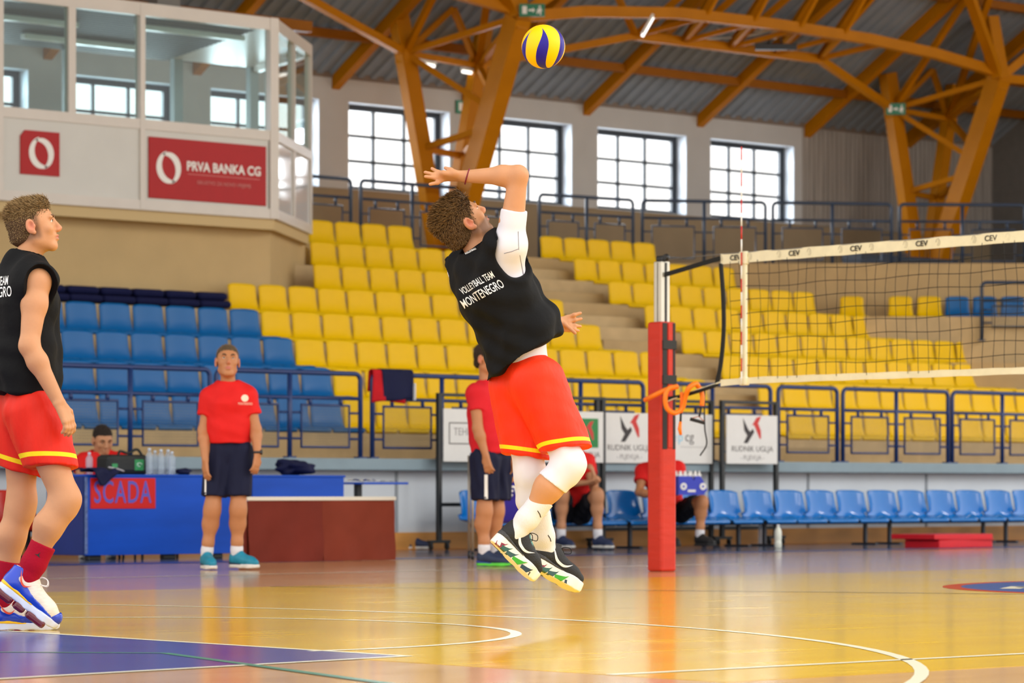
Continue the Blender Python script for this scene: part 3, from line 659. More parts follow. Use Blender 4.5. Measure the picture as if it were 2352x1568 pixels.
for k in range(18):
    obj('band', MB().tube([(0, 0, .1*k), (0, 0, .1*k+.1)], .0055, 8), mat('antenna_red', (206, 40, 34), .4) if k % 2 == 1 else M_white, ant)
post = thing('net_post', 'net post with aluminium top in a red protective pad', 'post', (NS, 18.21, 0))
M_alu = mat('aluminium', (206, 202, 188), .35, metal=.6, noise=.1, nscale=6, stretch=(1, 1, .3))
obj('pole', MB().rbox(-.045, .045, -.045, .045, 0, 2.41, .008), M_alu, post)
obj('pole_groove', MB().box(-.012, .012, -.048, -.045, 1.8, 2.40), mat('groove_dark', (40, 40, 40), .5), post)
obj('pole_groove', MB().box(-.048, -.045, -.004, .004, 1.8, 2.40), mat('groove_grey', (120, 118, 110), .5), post)
obj('pole_cap', MB().rbox(-.03, .03, -.04, .04, 2.41, 2.455, .012).lathe([(.022, -.02), (.03, 0), (.022, .02)], 12, (0, -.05, 2.44), Matrix.Rotation(PI/2, 3, 'Y')), mat('cap_black', (24, 24, 26), .4), post)
M_pad = mat('pad_red', (198, 50, 32), .45, noise=.06, nscale=6, bump=.35, bscale=9, spec=.3, stretch=(1, 1, 2.5))
pad = obj('pad', MB().rbox(-.082, .082, -.082, .082, .0, 1.94, .02), M_pad, post)
pb = mat('pad_black', (26, 24, 24), .6)
for x0, x1 in ((-.07, -.022), (.04, .066)): obj('pad_slit', MB().rbox(x0, x1, -.086, -.08, .95, 1.93, .002), pb, pad)
obj('pad_fold', MB().rbox(-.016, .03, -.092, -.08, .96, 1.93, .005), M_pad, pad)
for z in (1.76, 1.49): obj('velcro_strap', MB().rbox(-.074, .07, -.097, -.08, z-.035, z+.035, .003), mat('velcro', (46, 46, 46), .8), pad)
# orange exercise band
band = thing('exercise_band', 'orange elastic exercise band with black handle looped on the net post', 'exercise band', camY(1540, 915, 25.0))
def bp_(pts, Y0=24.95): 
    return [camY(x, y, Y0+dy)-band.location for x, y, dy in pts]
M_or = mat('band_orange', (255, 128, 10), .5, bump=.3, bscale=60)
obj('elastic', MB().tube(bez(bp_([(1482, 918, .16), (1500, 909, .05), (1530, 895, 0), (1556, 887, .0)]), 8), .0195, 10), M_or, band)
obj('elastic', MB().tube(bez(bp_([(1556, 887, .02), (1535, 893, -.02), (1528, 912, -.03), (1532, 937, -.02), (1550, 948, 0), (1567, 937, .02), (1574, 912, .0), (1583, 890, -.03), (1598, 881, 0), (1604, 888, .03)]), 8), .0195, 10), M_or, band)
obj('elastic', MB().tube(bez(bp_([(1606, 889, .03), (1613, 908, 0), (1612, 932, 0)]), 6), .018, 10), M_or, band)
obj('elastic', MB().tube(bez(bp_([(1566, 900, .03), (1566, 925, .03), (1564, 948, .03)]), 6), .015, 10), M_or, band)
obj('strap', MB().tube(bp_([(1564, 946, .03), (1563, 968, .03)]), .009, 8), pb, band); obj('elastic', MB().tube(bp_([(1563, 968, .03), (1561, 985, .03), (1564, 999, .03)]), [.011, .016, .010], 8), M_or, band)
obj('strap', MB().tube(bp_([(1611, 934, 0), (1606, 957, 0)]), .008, 8), pb, band)
obj('handle', MB().tube(bp_([(1585, 962, 0), (1618, 971, 0)]), .014, 10), pb, band); obj('handle_cord', MB().tube(bp_([(1586, 961, 0), (1605, 956, 0), (1618, 968, 0)]), .004, 6), mat('cord_copper', (190, 104, 60), .5), band)
obj('hanging_strap', MB().tube(bez(bp_([(1619, 885, .06), (1618, 940, .02), (1619, 985, 0), (1623, 1020, 0), (1608, 1046, 0)]), 6), .006, 6), pb, band)

# ================================================================== team benches
bs_me = bucket(.50, .43, .33, .05, .085, .05, nx=13, topround=.035)
bs_me.materials.append(M_bb)
bs_red = bs_me.copy(); bs_red.materials.clear(); bs_red.materials.append(mat('bench_red', (206, 40, 26), .3))
M_leg = mat('bench_leg', (34, 36, 44), .5)
def bench(x, y, n, label, me, pitch=.52):
    L = n*pitch; o = thing('team_bench', label, 'bench', (x, y, 0), group='linked team benches along the wall')
    obj('beam', MB().rbox(.02, L-.02, -.25, -.19, .24, .285, .006), M_leg, o)
    for k in range(n):
        s_ = bpy.data.objects.new('seat', me); COL.objects.link(s_); s_.parent = o; s_.location = (pitch*(k+.5), 0, .305); s_.rotation_euler = (0, 0, random.uniform(-.03, .03))
    for lx in (.2, L-.2):
        obj('leg', MB().rbox(lx-.02, lx+.02, -.24, -.2, 0.02, .25, .004), M_leg, o); obj('foot', MB().rbox(lx-.025, lx+.025, -.40, -.02, 0, .022, .004), M_leg, o)
    return o
bench(22.02, 26.0, 4, 'blue plastic bench of linked seats behind the jumping player', bs_me)
bench(24.12, 26.0, 4, 'blue plastic bench of linked seats behind the red net post', bs_me)
bench(26.22, 26.0, 4, 'blue plastic bench of four linked seats right of the boards', bs_me)
bench(28.32, 26.0, 4, 'blue plastic bench of four linked seats left of the red mats', bs_me)
bench(30.42, 26.0, 4, 'blue plastic bench of linked seats at the right edge behind red mats', bs_me)
bench(15.75, 26.0, 2, 'red plastic seats on a black beam left of the blue table', bs_red)

# ================================================================== advertising boards on wheeled stands
M_bk = mat('stand_black', (26, 30, 32), .45)
M_board = mat('board_white', (226, 226, 222), .45, noise=.02)
def castor(par, x, y): 
    obj('castor', MB().lathe([(.03, -.012), (.034, 0), (.03, .012)], 12, (x, y, .034), Matrix.Rotation(PI/2, 3, 'Y')).box(x-.016, x+.016, y-.02, y+.02, .05, .075), M_bk, par)
def board_stand(x0, x1, label, low, y=26.28):
    o = thing('board_stand', label, 'board stand', (x0, y, 0), group='black wheeled board stands'); L = x1-x0
    for x in (0, L):
        obj('post', MB().rbox(x-.025, x+.025, -.025, .025, .075, 1.66, .004), M_bk, o)
        obj('foot', MB().rbox(x-.14, x+.14, -.03, .03, .075, .105, .006), M_bk, o); castor(o, x-.11, 0); castor(o, x+.11, 0)
    obj('crossbar', MB().rbox(0, L, -.02, .02, 1.625, 1.66, .004), M_bk, o); obj('crossbar', MB().rbox(0, L, -.015, .015, low-.02, low+.02, .004), M_bk, o)
    return o
def face_text(name, txt, par, x, z, size, m, **k):
    me = text_mesh(txt, size, .0008, **k); me.transform(Matrix.Translation((x, -.046, z)) @ Matrix.Rotation(PI/2, 4, 'X')); return obj(name, me, m, par)
def board(par, x0, x1, label): return obj('board', MB().rbox(x0, x1, -.045, -.025, .935, 1.495, .004), M_board, par, label=label)
bird1 = [(-.13, .16), (-.075, .02), (-.045, -.02), (-.02, -.0), (.02, .02), (-.0, -.05), (-.09, -.15), (-.05, -.15), (-.10, -.15), (-.06, -.06), (-.10, -.0)]
def bird(par, x, z, s, mk, mr):
    f = lambda pts: MB().prism([(x+a*s, z+b*s) for a, b in pts], -.048, -.0455, lambda a, b, c: (a, c, b))
    obj('bird_mark', f([(-.15, .14), (-.07, .02), (-.035, -.015), (.015, .02), (.035, -.02), (-.075, -.15), (-.14, -.15), (-.08, -.06), (-.13, 0)]), mk, par)
    obj('bird_mark', f([(.0, .06), (.075, .15), (.15, .17), (.125, .12), (.10, .085), (.145, 0), (.15, -.09), (.13, -.1), (.055, .03), (.03, .065)]), mr, par)
M_bird = mat('bird_black', (44, 36, 36), .5); M_birdr = mat('bird_red', (206, 46, 40), .5); M_tx = mat('text_grey', (96, 92, 92), .6); M_tx2 = mat('text_light', (150, 148, 148), .6)
st1 = board_stand(22.02, 24.38, 'black wheeled stand with two white boards behind the jumping player', .48)
b1 = board(st1, .03, 1.16, 'white board with a framed company name')
fr = MB(); 
for a in ((.10, 1.08, 1.36, 1.372), (.10, 1.08, 1.14, 1.152)): fr.box(a[0], a[1], -.0475, -.0455, a[2]-.02, a[3]-.02)
fr.box(.10, .112, -.0475, -.0455, 1.12, 1.352).box(1.068, 1.08, -.0475, -.0455, 1.12, 1.352); obj('name_frame', fr, M_tx, b1)
face_text('lettering', 'TEHNO-GRADNJA', b1, .59, 1.25, .115, M_tx2, sx=.9); face_text('lettering', 'PLJEVLJA', b1, .75, 1.075, .06, M_tx2)
b2 = board(st1, 1.2, 2.33, 'white board with green square logo')
obj('logo_square', MB().box(1.87, 2.25, -.0475, -.0455, 1.10, 1.42), mat('logo_green', (24, 130, 60), .5), b2); bird(b2, 2.06, 1.26, .8, M_bird, M_birdr)
face_text('lettering', 'RUDNIK UGLJA', b2, 1.98, 1.02, .085, M_tx)
st2 = board_stand(24.42, 26.2, 'black wheeled stand with two white boards behind the red post', .2, 26.42)
b3 = board(st2, .03, .88, 'white board with black and red bird logo left of the red post')
bird(b3, .46, 1.32, .98, M_bird, M_birdr); face_text('lettering', 'RUDNIK UGLJA', b3, .455, 1.105, .092, M_tx, sx=1.08); face_text('lettering', '- PLJEVLJA -', b3, .455, 1.005, .075, M_tx2, sx=1.05)
b4 = board(st2, .91, 1.76, 'white board with pale blue company name right of the red post')
face_text('lettering', 'e', b4, 1.155, 1.235, .16, mat('text_sky', (140, 206, 232), .5), sx=1.05); face_text('lettering', 'p', b4, 1.25, 1.235, .16, mat('text_sky', (140, 206, 232), .5), sx=1.05); face_text('lettering', 'cg', b4, 1.39, 1.235, .16, M_tx, sx=1.05); obj('rule', MB().box(1.25, 1.7, -.0475, -.0455, 1.12, 1.125), M_tx2, b4)
obj('logo_dot', MB().lathe([(.05, 0), (.05, .002)], 14, (1.06, -.0475, 1.24), Matrix.Rotation(-PI/2, 3, 'X')), MATS['text_sky'], b4)
st3 = board_stand(26.24, 27.12, 'black wheeled stand with one white board right of the red post', .2)
b5 = board(st3, .03, .86, 'white board with black and red bird logo')
bird(b5, .44, 1.32, .98, M_bird, M_birdr); face_text('lettering', 'RUDNIK UGLJA', b5, .445, 1.105, .092, M_tx, sx=1.08); face_text('lettering', '- PLJEVLJA -', b5, .445, 1.005, .075, M_tx2, sx=1.05)

# ================================================================== tables
M_tb = mat('table_blue', (14, 78, 190), .4, noise=.14, nscale=1.6, stretch=(.6, 1, 3), spec=.25)
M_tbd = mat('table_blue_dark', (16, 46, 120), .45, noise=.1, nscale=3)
TW = 24.42; tx0, tx1 = onW(197, 1100, TW).x, onW(790, 1100, TW).x
tb = thing('score_table', 'blue panelled officials table with a red sign', 'table', (tx0, TW, 0))
TL = tx1-tx0
obj('front_panel', MB().rbox(0, TL*.627, 0, .025, .045, .755, .004), M_tb, tb); obj('front_panel', MB().rbox(TL*.631, TL, 0, .025, .045, .755, .004), M_tb, tb)
obj('side_panel', MB().rbox(-.012, .012, .026, .62, .045, .755, .004), M_tbd, tb); obj('side_panel', MB().rbox(TL-.012, TL+.012, .026, .62, .045, .755, .004), M_tbd, tb)
obj('tabletop', MB().rbox(-.015, TL+.015, -.008, .63, .755, .775, .004), M_tb, tb)
for x in (.12, TL*.32, TL*.5, TL*.78, TL-.12): obj('foot', MB().rbox(x-.07, x+.07, .03, .10, 0, .045, .01), M_bk, tb)
sgx0, sgx1 = onW(207, 1100, TW).x-tx0, onW(356, 1100, TW).x-tx0
sg = obj('sign', MB().rbox(sgx0, sgx1, -.010, 0, .465, .742, .003), mat('sign_red', (206, 30, 26), .5, spec=.25), tb, label='red sign with blue block letters')
me = text_mesh('SCADA', .285, .001, bold=.002, sx=.63, space=1.12); me.transform(Matrix.Translation(((sgx0+sgx1)/2-.01, -.0115, .605)) @ Matrix.Rotation(PI/2, 4, 'X')); obj('lettering', me, mat('letter_blue', (84, 84, 190), .5), sg)
edge = MB().box(-.014, .012, -.012, .0, .06, .75); obj('worn_edge', edge, mat('edge_worn', (90, 110, 160), .7, noise=.4, nscale=30), tb)
# low table with brown cloth
c0 = onZ(568, 1292); BW = c0.y; bx1 = onW(905, 1200, BW).x
br = thing('draped_table', 'low table draped to the floor in brown cloth', 'table', (c0.x, BW, 0)); BL = bx1-c0.x
obj('tabletop', MB().rbox(-.01, BL+.015, -.015, .15, .54, .575, .006), mat('table_white', (228, 222, 206), .5), br)
def drape(x0, x1, seed, H=.54, amp=.012, depth=.13):
    rg = random.Random(seed); ph1 = rg.random()*6; mb = MB(); mb.sm = True; nx, nz = 26, 14; vs = []; fs = []
    for k in range(nz+1):
        t = k/nz
        for i in range(nx+1):
            u = i/nx; x = x0+(x1-x0)*u
            y = -amp*(.3+t)*(math.sin(u*7+ph1+1.2*t)+.6*math.sin(u*15-2*t+ph1*2)+.5*math.sin((u*1.5+t)*9+ph1))-.012*t
            vs.append((x, y, H*(1-t)+.003))
    for k in range(nz):
        for i in range(nx): a = k*(nx+1)+i; fs.append((a, a+nx+1, a+nx+2, a+1))
    mb.add(vs, fs)
    mb.sm = False; mb.box(x0+.002, x1-.002, .02, depth, .004, H-.005)
    return mb
M_br1 = mat('cloth_brown', (118, 46, 34), .8, noise=.1, nscale=3, bump=.2, bscale=80, spec=.2)
obj('cloth', drape(0, BL*.5, 1), M_br1, br); obj('cloth', drape(BL*.5, BL, 2), mat('cloth_brown_light', (130, 56, 38), .8, noise=.1, nscale=3, bump=.2, bscale=80, spec=.2), br)
# small side table with papers
sx0 = onW(800, 1110, 25.2).x; sx1 = onW(902, 1110, 25.2).x
st = thing('side_table', 'small blue topped table at the right end of the officials table', 'table', (sx0, 25.2, 0))
obj('tabletop', MB().rbox(0, sx1-sx0, -.25, .3, .69, .712, .004), M_tb, st)
obj('leg', MB().rbox(.10, .16, -.02, .04, .02, .69, .004), M_bk, st); obj('foot', MB().rbox(-.02, .30, -.2, .24, 0, .02, .004), M_bk, st)
for k, (x, y, a, lab) in enumerate(((.12, -.05, .3, 'white crumpled paper on the left of the small blue table'), (.42, -.02, -.4, 'printed paper sheet on the right of the small blue table'))):
    mb = MB(); mb.sm = True; vs = [(-.13+.26*i/5, -.1+.2*j/5, .004+.03*abs(math.sin(i*1.9+j*2.3+k))*(1-k*.6)) for j in range(6) for i in range(6)]
    mb.add(vs, [(j*6+i, j*6+i+1, j*6+i+7, j*6+i+6) for j in range(5) for i in range(5)])
    obj('paper_sheet', mb, M_board, loc=(sx0+x, 25.2+y, .712), rz=a, label=lab, cat='paper', fix=False)
# things on the officials table
TT = .775
def bottle(x, y, z, h, r, label, m=None, cap=(230, 240, 250), group='water bottles on the officials table'):
    o = thing('water_bottle', label, 'bottle', (x, y, z), group=group)
    m = m or mat('bottle_clear', (214, 228, 238), .08, trans=.0, spec=.6)
    obj('body', MB().lathe([(r*.8, 0), (r, .01), (r, h*.28), (r*.9, h*.34), (r, h*.4), (r, h*.7), (r*.86, h*.79), (r*.42, h*.9), (r*.36, h*.94)], 14), m, o)
    obj('cap', MB().lathe([(r*.42, h*.93), (r*.42, h), (r*.3, h+.004)], 12), mat('cap_%d_%d_%d' % cap, cap, .4), o)
    return o
def ontab(px, dy=.2): q = onW(px, 1090, TW+dy); return q.x, TW+dy
M_bot = mat('bottle_pale', (190, 206, 220), .1, spec=.7); M_bot.node_tree.nodes['Principled BSDF'].inputs['Alpha'].default_value = .38
for px, dy, h, lab in ((205, .45, .2, 'small clear bottle at the left end of the officials table'), (343, .22, .24, 'clear bottle beside the black sports bag'), (356, .28, .22, 'second clear bottle from the black sports bag'), (370, .2, .23, 'third clear bottle from the black sports bag'), (386, .3, .23, 'fourth clear bottle from the black sports bag'), (395, .16, .21, 'clear bottle farthest from the black sports bag')):
    x, y = ontab(px, dy); bottle(x, y, TT, h, .034, lab, M_bot, (210, 224, 240))
def soft(name, c, size, m, parent=None, seed=0, amp=.12, n=3, rz=0., **k):
    bm = bmesh.new(); bmesh.ops.create_icosphere(bm, subdivisions=n, radius=1); rg = random.Random(seed); ph = [rg.random()*6 for _ in range(6)]
    for v in bm.verts:
        p = v.co.copy(); w = 1+amp*(math.sin(p.x*4+ph[0]+p.z*3)+math.sin(p.y*5+ph[1]-p.x*2)+.7*math.sin(p.z*6+ph[2]+p.y*4)+.5*math.sin(p.x*11+ph[3]))
        q = Vector((math.copysign(abs(p.x)**.8, p.x), math.copysign(abs(p.y)**.8, p.y), p.z))*w
        v.co = Vector((q.x*size[0], q.y*size[1], max(0, q.z*size[2]*.5+size[2]*.5)))
    mb = MB(); mb.sm = True; mb.add_bm(bm); return obj(name, mb, m, parent, loc=c, rz=rz, **k)
x, y = ontab(282, .42)
bag = thing('sports_bag', 'black sports bag with green print on the officials table', 'bag', (x, y, TT))
M_bag = mat('bag_black', (24, 28, 26), .6, bump=.3, bscale=30)
obj('body', MB().rbox(-.23, .23, -.12, .12, 0, .185, .045), M_bag, bag)
for xx, sz in ((.1, .1), (-.17, .06)):
    obj('print_patch', MB().rbox(xx-sz/2, xx+sz/2, -.123, -.119, .04, .04+sz, .002), mat('bag_green', (44, 150, 84), .5), bag)
obj('lettering', MB().tube([(.1+.025*math.cos(a), -.125, .092+.016*math.sin(a)) for a in [k*PI/5 for k in range(9)]], .005, 5), mat('bag_print', (214, 236, 220), .5), bag)
obj('strap', MB().tube(bez([(-.12, -.1, .17), (-.05, -.03, .215), (.06, 0, .20), (.17, .02, .235), (.215, 0, .18)], 6), .013, 6), M_bag, bag)
M_navy = mat('cloth_navy', (24, 28, 62), .75, noise=.1, bump=.4, bscale=18, spec=.2)
x, y = ontab(232, .02)
jk = thing('jacket', 'navy jacket hanging over the front edge of the officials table', 'jacket', (x, y, TT))
def sheet(fn, nu, nv, tk=.012):
    mb = MB(); mb.sm = True; P = [[Vector(fn(i/nu, j/nv)) for i in range(nu+1)] for j in range(nv+1)]; vs = [p for r in P for p in r]; N = len(vs); w = nu+1
    nr = []
    for j in range(nv+1):
        for i in range(nu+1):
            a = P[min(j+1, nv)][i]-P[max(j-1, 0)][i]; b = P[j][min(i+1, nu)]-P[j][max(i-1, 0)]; c = a.cross(b); nr.append(c.normalized() if c.length > 1e-9 else Vector((0, 0, 1)))
    vs = vs+[p+n*tk for p, n in zip(vs, nr)]; fs = []
    for j in range(nv):
        for i in range(nu): q = (j*w+i, j*w+i+1, (j+1)*w+i+1, (j+1)*w+i); fs += [q, tuple(t+N for t in q[::-1])]
    ed = [i for i in range(w)]+[j*w+nu for j in range(1, nv+1)]+[nv*w+i for i in range(nu-1, -1, -1)]+[j*w for j in range(nv-1, 0, -1)]
    for k in range(len(ed)): a, b = ed[k], ed[(k+1) % len(ed)]; fs.append((b, a, a+N, b+N))
    return mb.add(vs, fs)
def jfn(u, v):
    x = -.2+.42*u; hang = (.03+.17*math.sin(PI*u)**2*(u > 0))*1.0
    t = v*(.22+hang)
    y = .2-t; z = .02+.03*math.sin(u*6+v*4)**2
    if y < -.085: z -= (-.085-y)*1.0; y = -.09-.02*math.sin(u*9)
    return (x+.03*math.sin(v*5), y, z)
obj('cloth', sheet(jfn, 18, 18), M_navy, jk)
obj('piping', MB().tube(bez([(.04, -.06, .065), (.12, -.08, .05), (.2, -.07, .03)], 6), .007, 6), mat('piping_grey', (190, 190, 196), .6), jk)
x, y = ontab(676, .3); soft('jacket_pile', (x, y, TT), (.20, .15, .145), M_navy, seed=4, n=4, label='crumpled navy jacket lying on the officials table', cat='jacket')
x, y = ontab(418, .25); soft('cloth_bundle', (x+.02, y+.02, TT), (.09, .07, .06), M_navy, seed=9, label='small dark navy cloth bundle beside the clear bottles', cat='cloth')
ch = thing('blue_chair', 'blue plastic chair back showing behind the officials table', 'chair', (onW(424, 1090, 25.6).x, 25.75, 0), -2.0)
obj('seat', bs_me, None, ch, loc=(0, 0, .46))
for xx in (-.18, .18):
    for yy in (-.36, -.02): obj('leg', MB().tube([(xx, yy, .46), (xx*1.1, yy, 0)], .012, 6), M_leg, ch)
# clothes over the railing
cx = onW(903, 900, 26.58).x
def hang(w, Lf, seed, y0=-.02, r=.034):
    rg = random.Random(seed); p = rg.random()*6
    def fn(u, v):
        x = -w/2+w*u+.012*math.sin(v*4+p); s_ = v*(Lf+.25)-.25   # negative: behind the rail
        if s_ < -.04: return (x, y0+r, .885+.03+s_+.04)
        if s_ < .04: a = PI/2*(1-s_/.04); return (x, y0+r*math.cos(PI-PI*(.04-s_)/.08), .915+r*math.sin(PI*(.04-s_)/.08)*.6)
        return (x, y0-r-.012*math.sin(u*8+p)*s_*3, .885+.03-(s_-.04)+.012*math.sin(u*5+p))
    return sheet(fn, 16, 22, .008)
cl = thing('red_shirt', 'red shirt hung over the navy railing', 'shirt', (cx-.06, 26.62, .965)); obj('cloth', hang(.44, .36, 2, -.0), mat('cloth_red', (196, 24, 34), .75, noise=.08, bump=.3, bscale=20, spec=.2), cl)
cl = thing('navy_shorts', 'navy shorts with white side stripe hung over the railing', 'shorts', (cx+.06, 26.62, .965)); obj('cloth', hang(.42, .335, 5, -.0, .05), M_navy, cl)
obj('side_stripe', MB().rbox(.205, .225, -.075, -.045, .62, .80, .004), mat('stripe_white', (214, 216, 222), .6), cl)
# folded padded seats left of the yellow ones
M_pads = mat('padded_navy', (12, 18, 62), .7, bump=.2, bscale=40, spec=.2)
for k in range(7):
    x = 23.10-.46*(k+.5)
    o = thing('folded_seat', 'dark navy padded seat folded flat, %s from the yellow seats below the booth' % ORD[k], 'seat', (x, RW(5)-.2, TZ(5)), group='folded navy seats below the booth')
    obj('cushion', MB().rbox(-.23, .23, -.22, .2, +.015, .105, .04), M_pads, o); obj('back_cushion', MB().rbox(-.22, .22, -.16, .2, .11, .205, .045), M_pads, o)
    obj('frame', MB().rbox(-.18, .18, -.05, .05, 0, .02, .005), M_dark, o)
# red mats
mm = onZ(2215, 1256)
M_mat = mat('mat_red', (214, 30, 42), .4, noise=.05, spec=.3)
for k, (dx, dy, L, D, z, t, rz, lab) in enumerate(((-.42, 0, .92, .5, 0, .075, 0.02, 'lowest red gym mat of the small pile by the bench'), (-.40, .02, .9, .52, .076, .012, -.03, 'thin red gym mat in the middle of the small pile'), (-.5, .0, 1.02, .62, .089, .055, .03, 'topmost red gym mat of the small pile'))):
    obj('gym_mat', MB().rbox(0, L, 0, D, 0, t, .005), M_mat, loc=(mm.x+dx, mm.y+dy, z), rz=rz, label=lab, cat='mat', group='red gym mats')
# bottles and shoes on the floor by the wall
q = onZ(1787, 1259); bottle(q.x, q.y, 0, .255, .04, 'milky white bottle on the floor under the blue bench', mat('bottle_milky', (228, 230, 216), .3), (236, 236, 236), group='bottles on the floor by the bench')
q = onZ(1748, 1252); bottle(q.x, q.y, 0, .30, .036, 'tall clear bottle on the floor under the blue bench', M_bot, (226, 236, 244), group='bottles on the floor by the bench')
# ball cart with blue cover
q = onZ(1168, 1288)
ct = thing('ball_cart', 'wheeled ball cart with blue printed cover behind the jumping player', 'ball cart', (q.x+.25, q.y+.35, 0), -YAW*.9)
M_cov = mat('cart_blue', (52, 44, 170), .55, noise=.08, bump=.3, bscale=10)
vs = []; 
for z, h in ((.33, .10), (.36, .16), (.6, .24), (.94, .30), (.97, .3)):
    for k in range(20):
        a = 2*PI*k/20; c, s_ = math.cos(a), math.sin(a); e = 4
        r = 1/((abs(c)**e+abs(s_)**e)**(1/e)); vs.append((h*r*c*(1+.03*math.sin(k*3+z*9)), h*r*s_*.9, z))
mb = MB(); mb.sm = True; mb.add(vs, [(j*20+k, j*20+(k+1) % 20, (j+1)*20+(k+1) % 20, (j+1)*20+k) for j in range(4) for k in range(20)]+[tuple(range(20))[::-1]])
cov = obj('cover', mb, M_cov, ct)
for sx in (-1, 1):
    for sy in (-1, 1):
        obj('leg', MB().tube([(sx*.30, sy*.27, .95), (sx*.30, sy*.27, .09)], .013, 8), mat('cart_silver', (170, 160, 144), .35, metal=.6), ct)
        obj('castor', MB().lathe([(.034, -.012), (.04, 0), (.034, .012)], 12, (sx*.30, sy*.27, .042), Matrix.Rotation(PI/2, 3, 'Y')), M_bk, ct)
    obj('side_rail', MB().tube([(sx*.30, -.27, .35), (sx*.30, .27, .35)], .011, 6), MATS['cart_silver'], ct)
me = text_mesh('CEV', .13, .001, bold=.004, shear=.2); me.transform(Matrix.Translation((.02, -.262, .62)) @ Matrix.Rotation(PI/2-.2, 4, 'X')); obj('lettering', me, M_white, cov)
obj('swirl_print', MB().tube(bez([(-.10, -.266, .72), (.02, -.268, .70), (.10, -.272, .78), (.06, -.275, .88)], 8), [.006+.014*math.sin(PI*k/24) for k in range(25)], 6), mat('print_orange', (220, 150, 90), .5), cov)
q = onZ(1222, 1270); soft('mint_bag', (q.x, q.y, 0), (.07, .06, .19), mat('mint', (150, 222, 200), .5), seed=3, amp=.07, label='small mint green bag on the floor behind the jumping player', cat='bag')
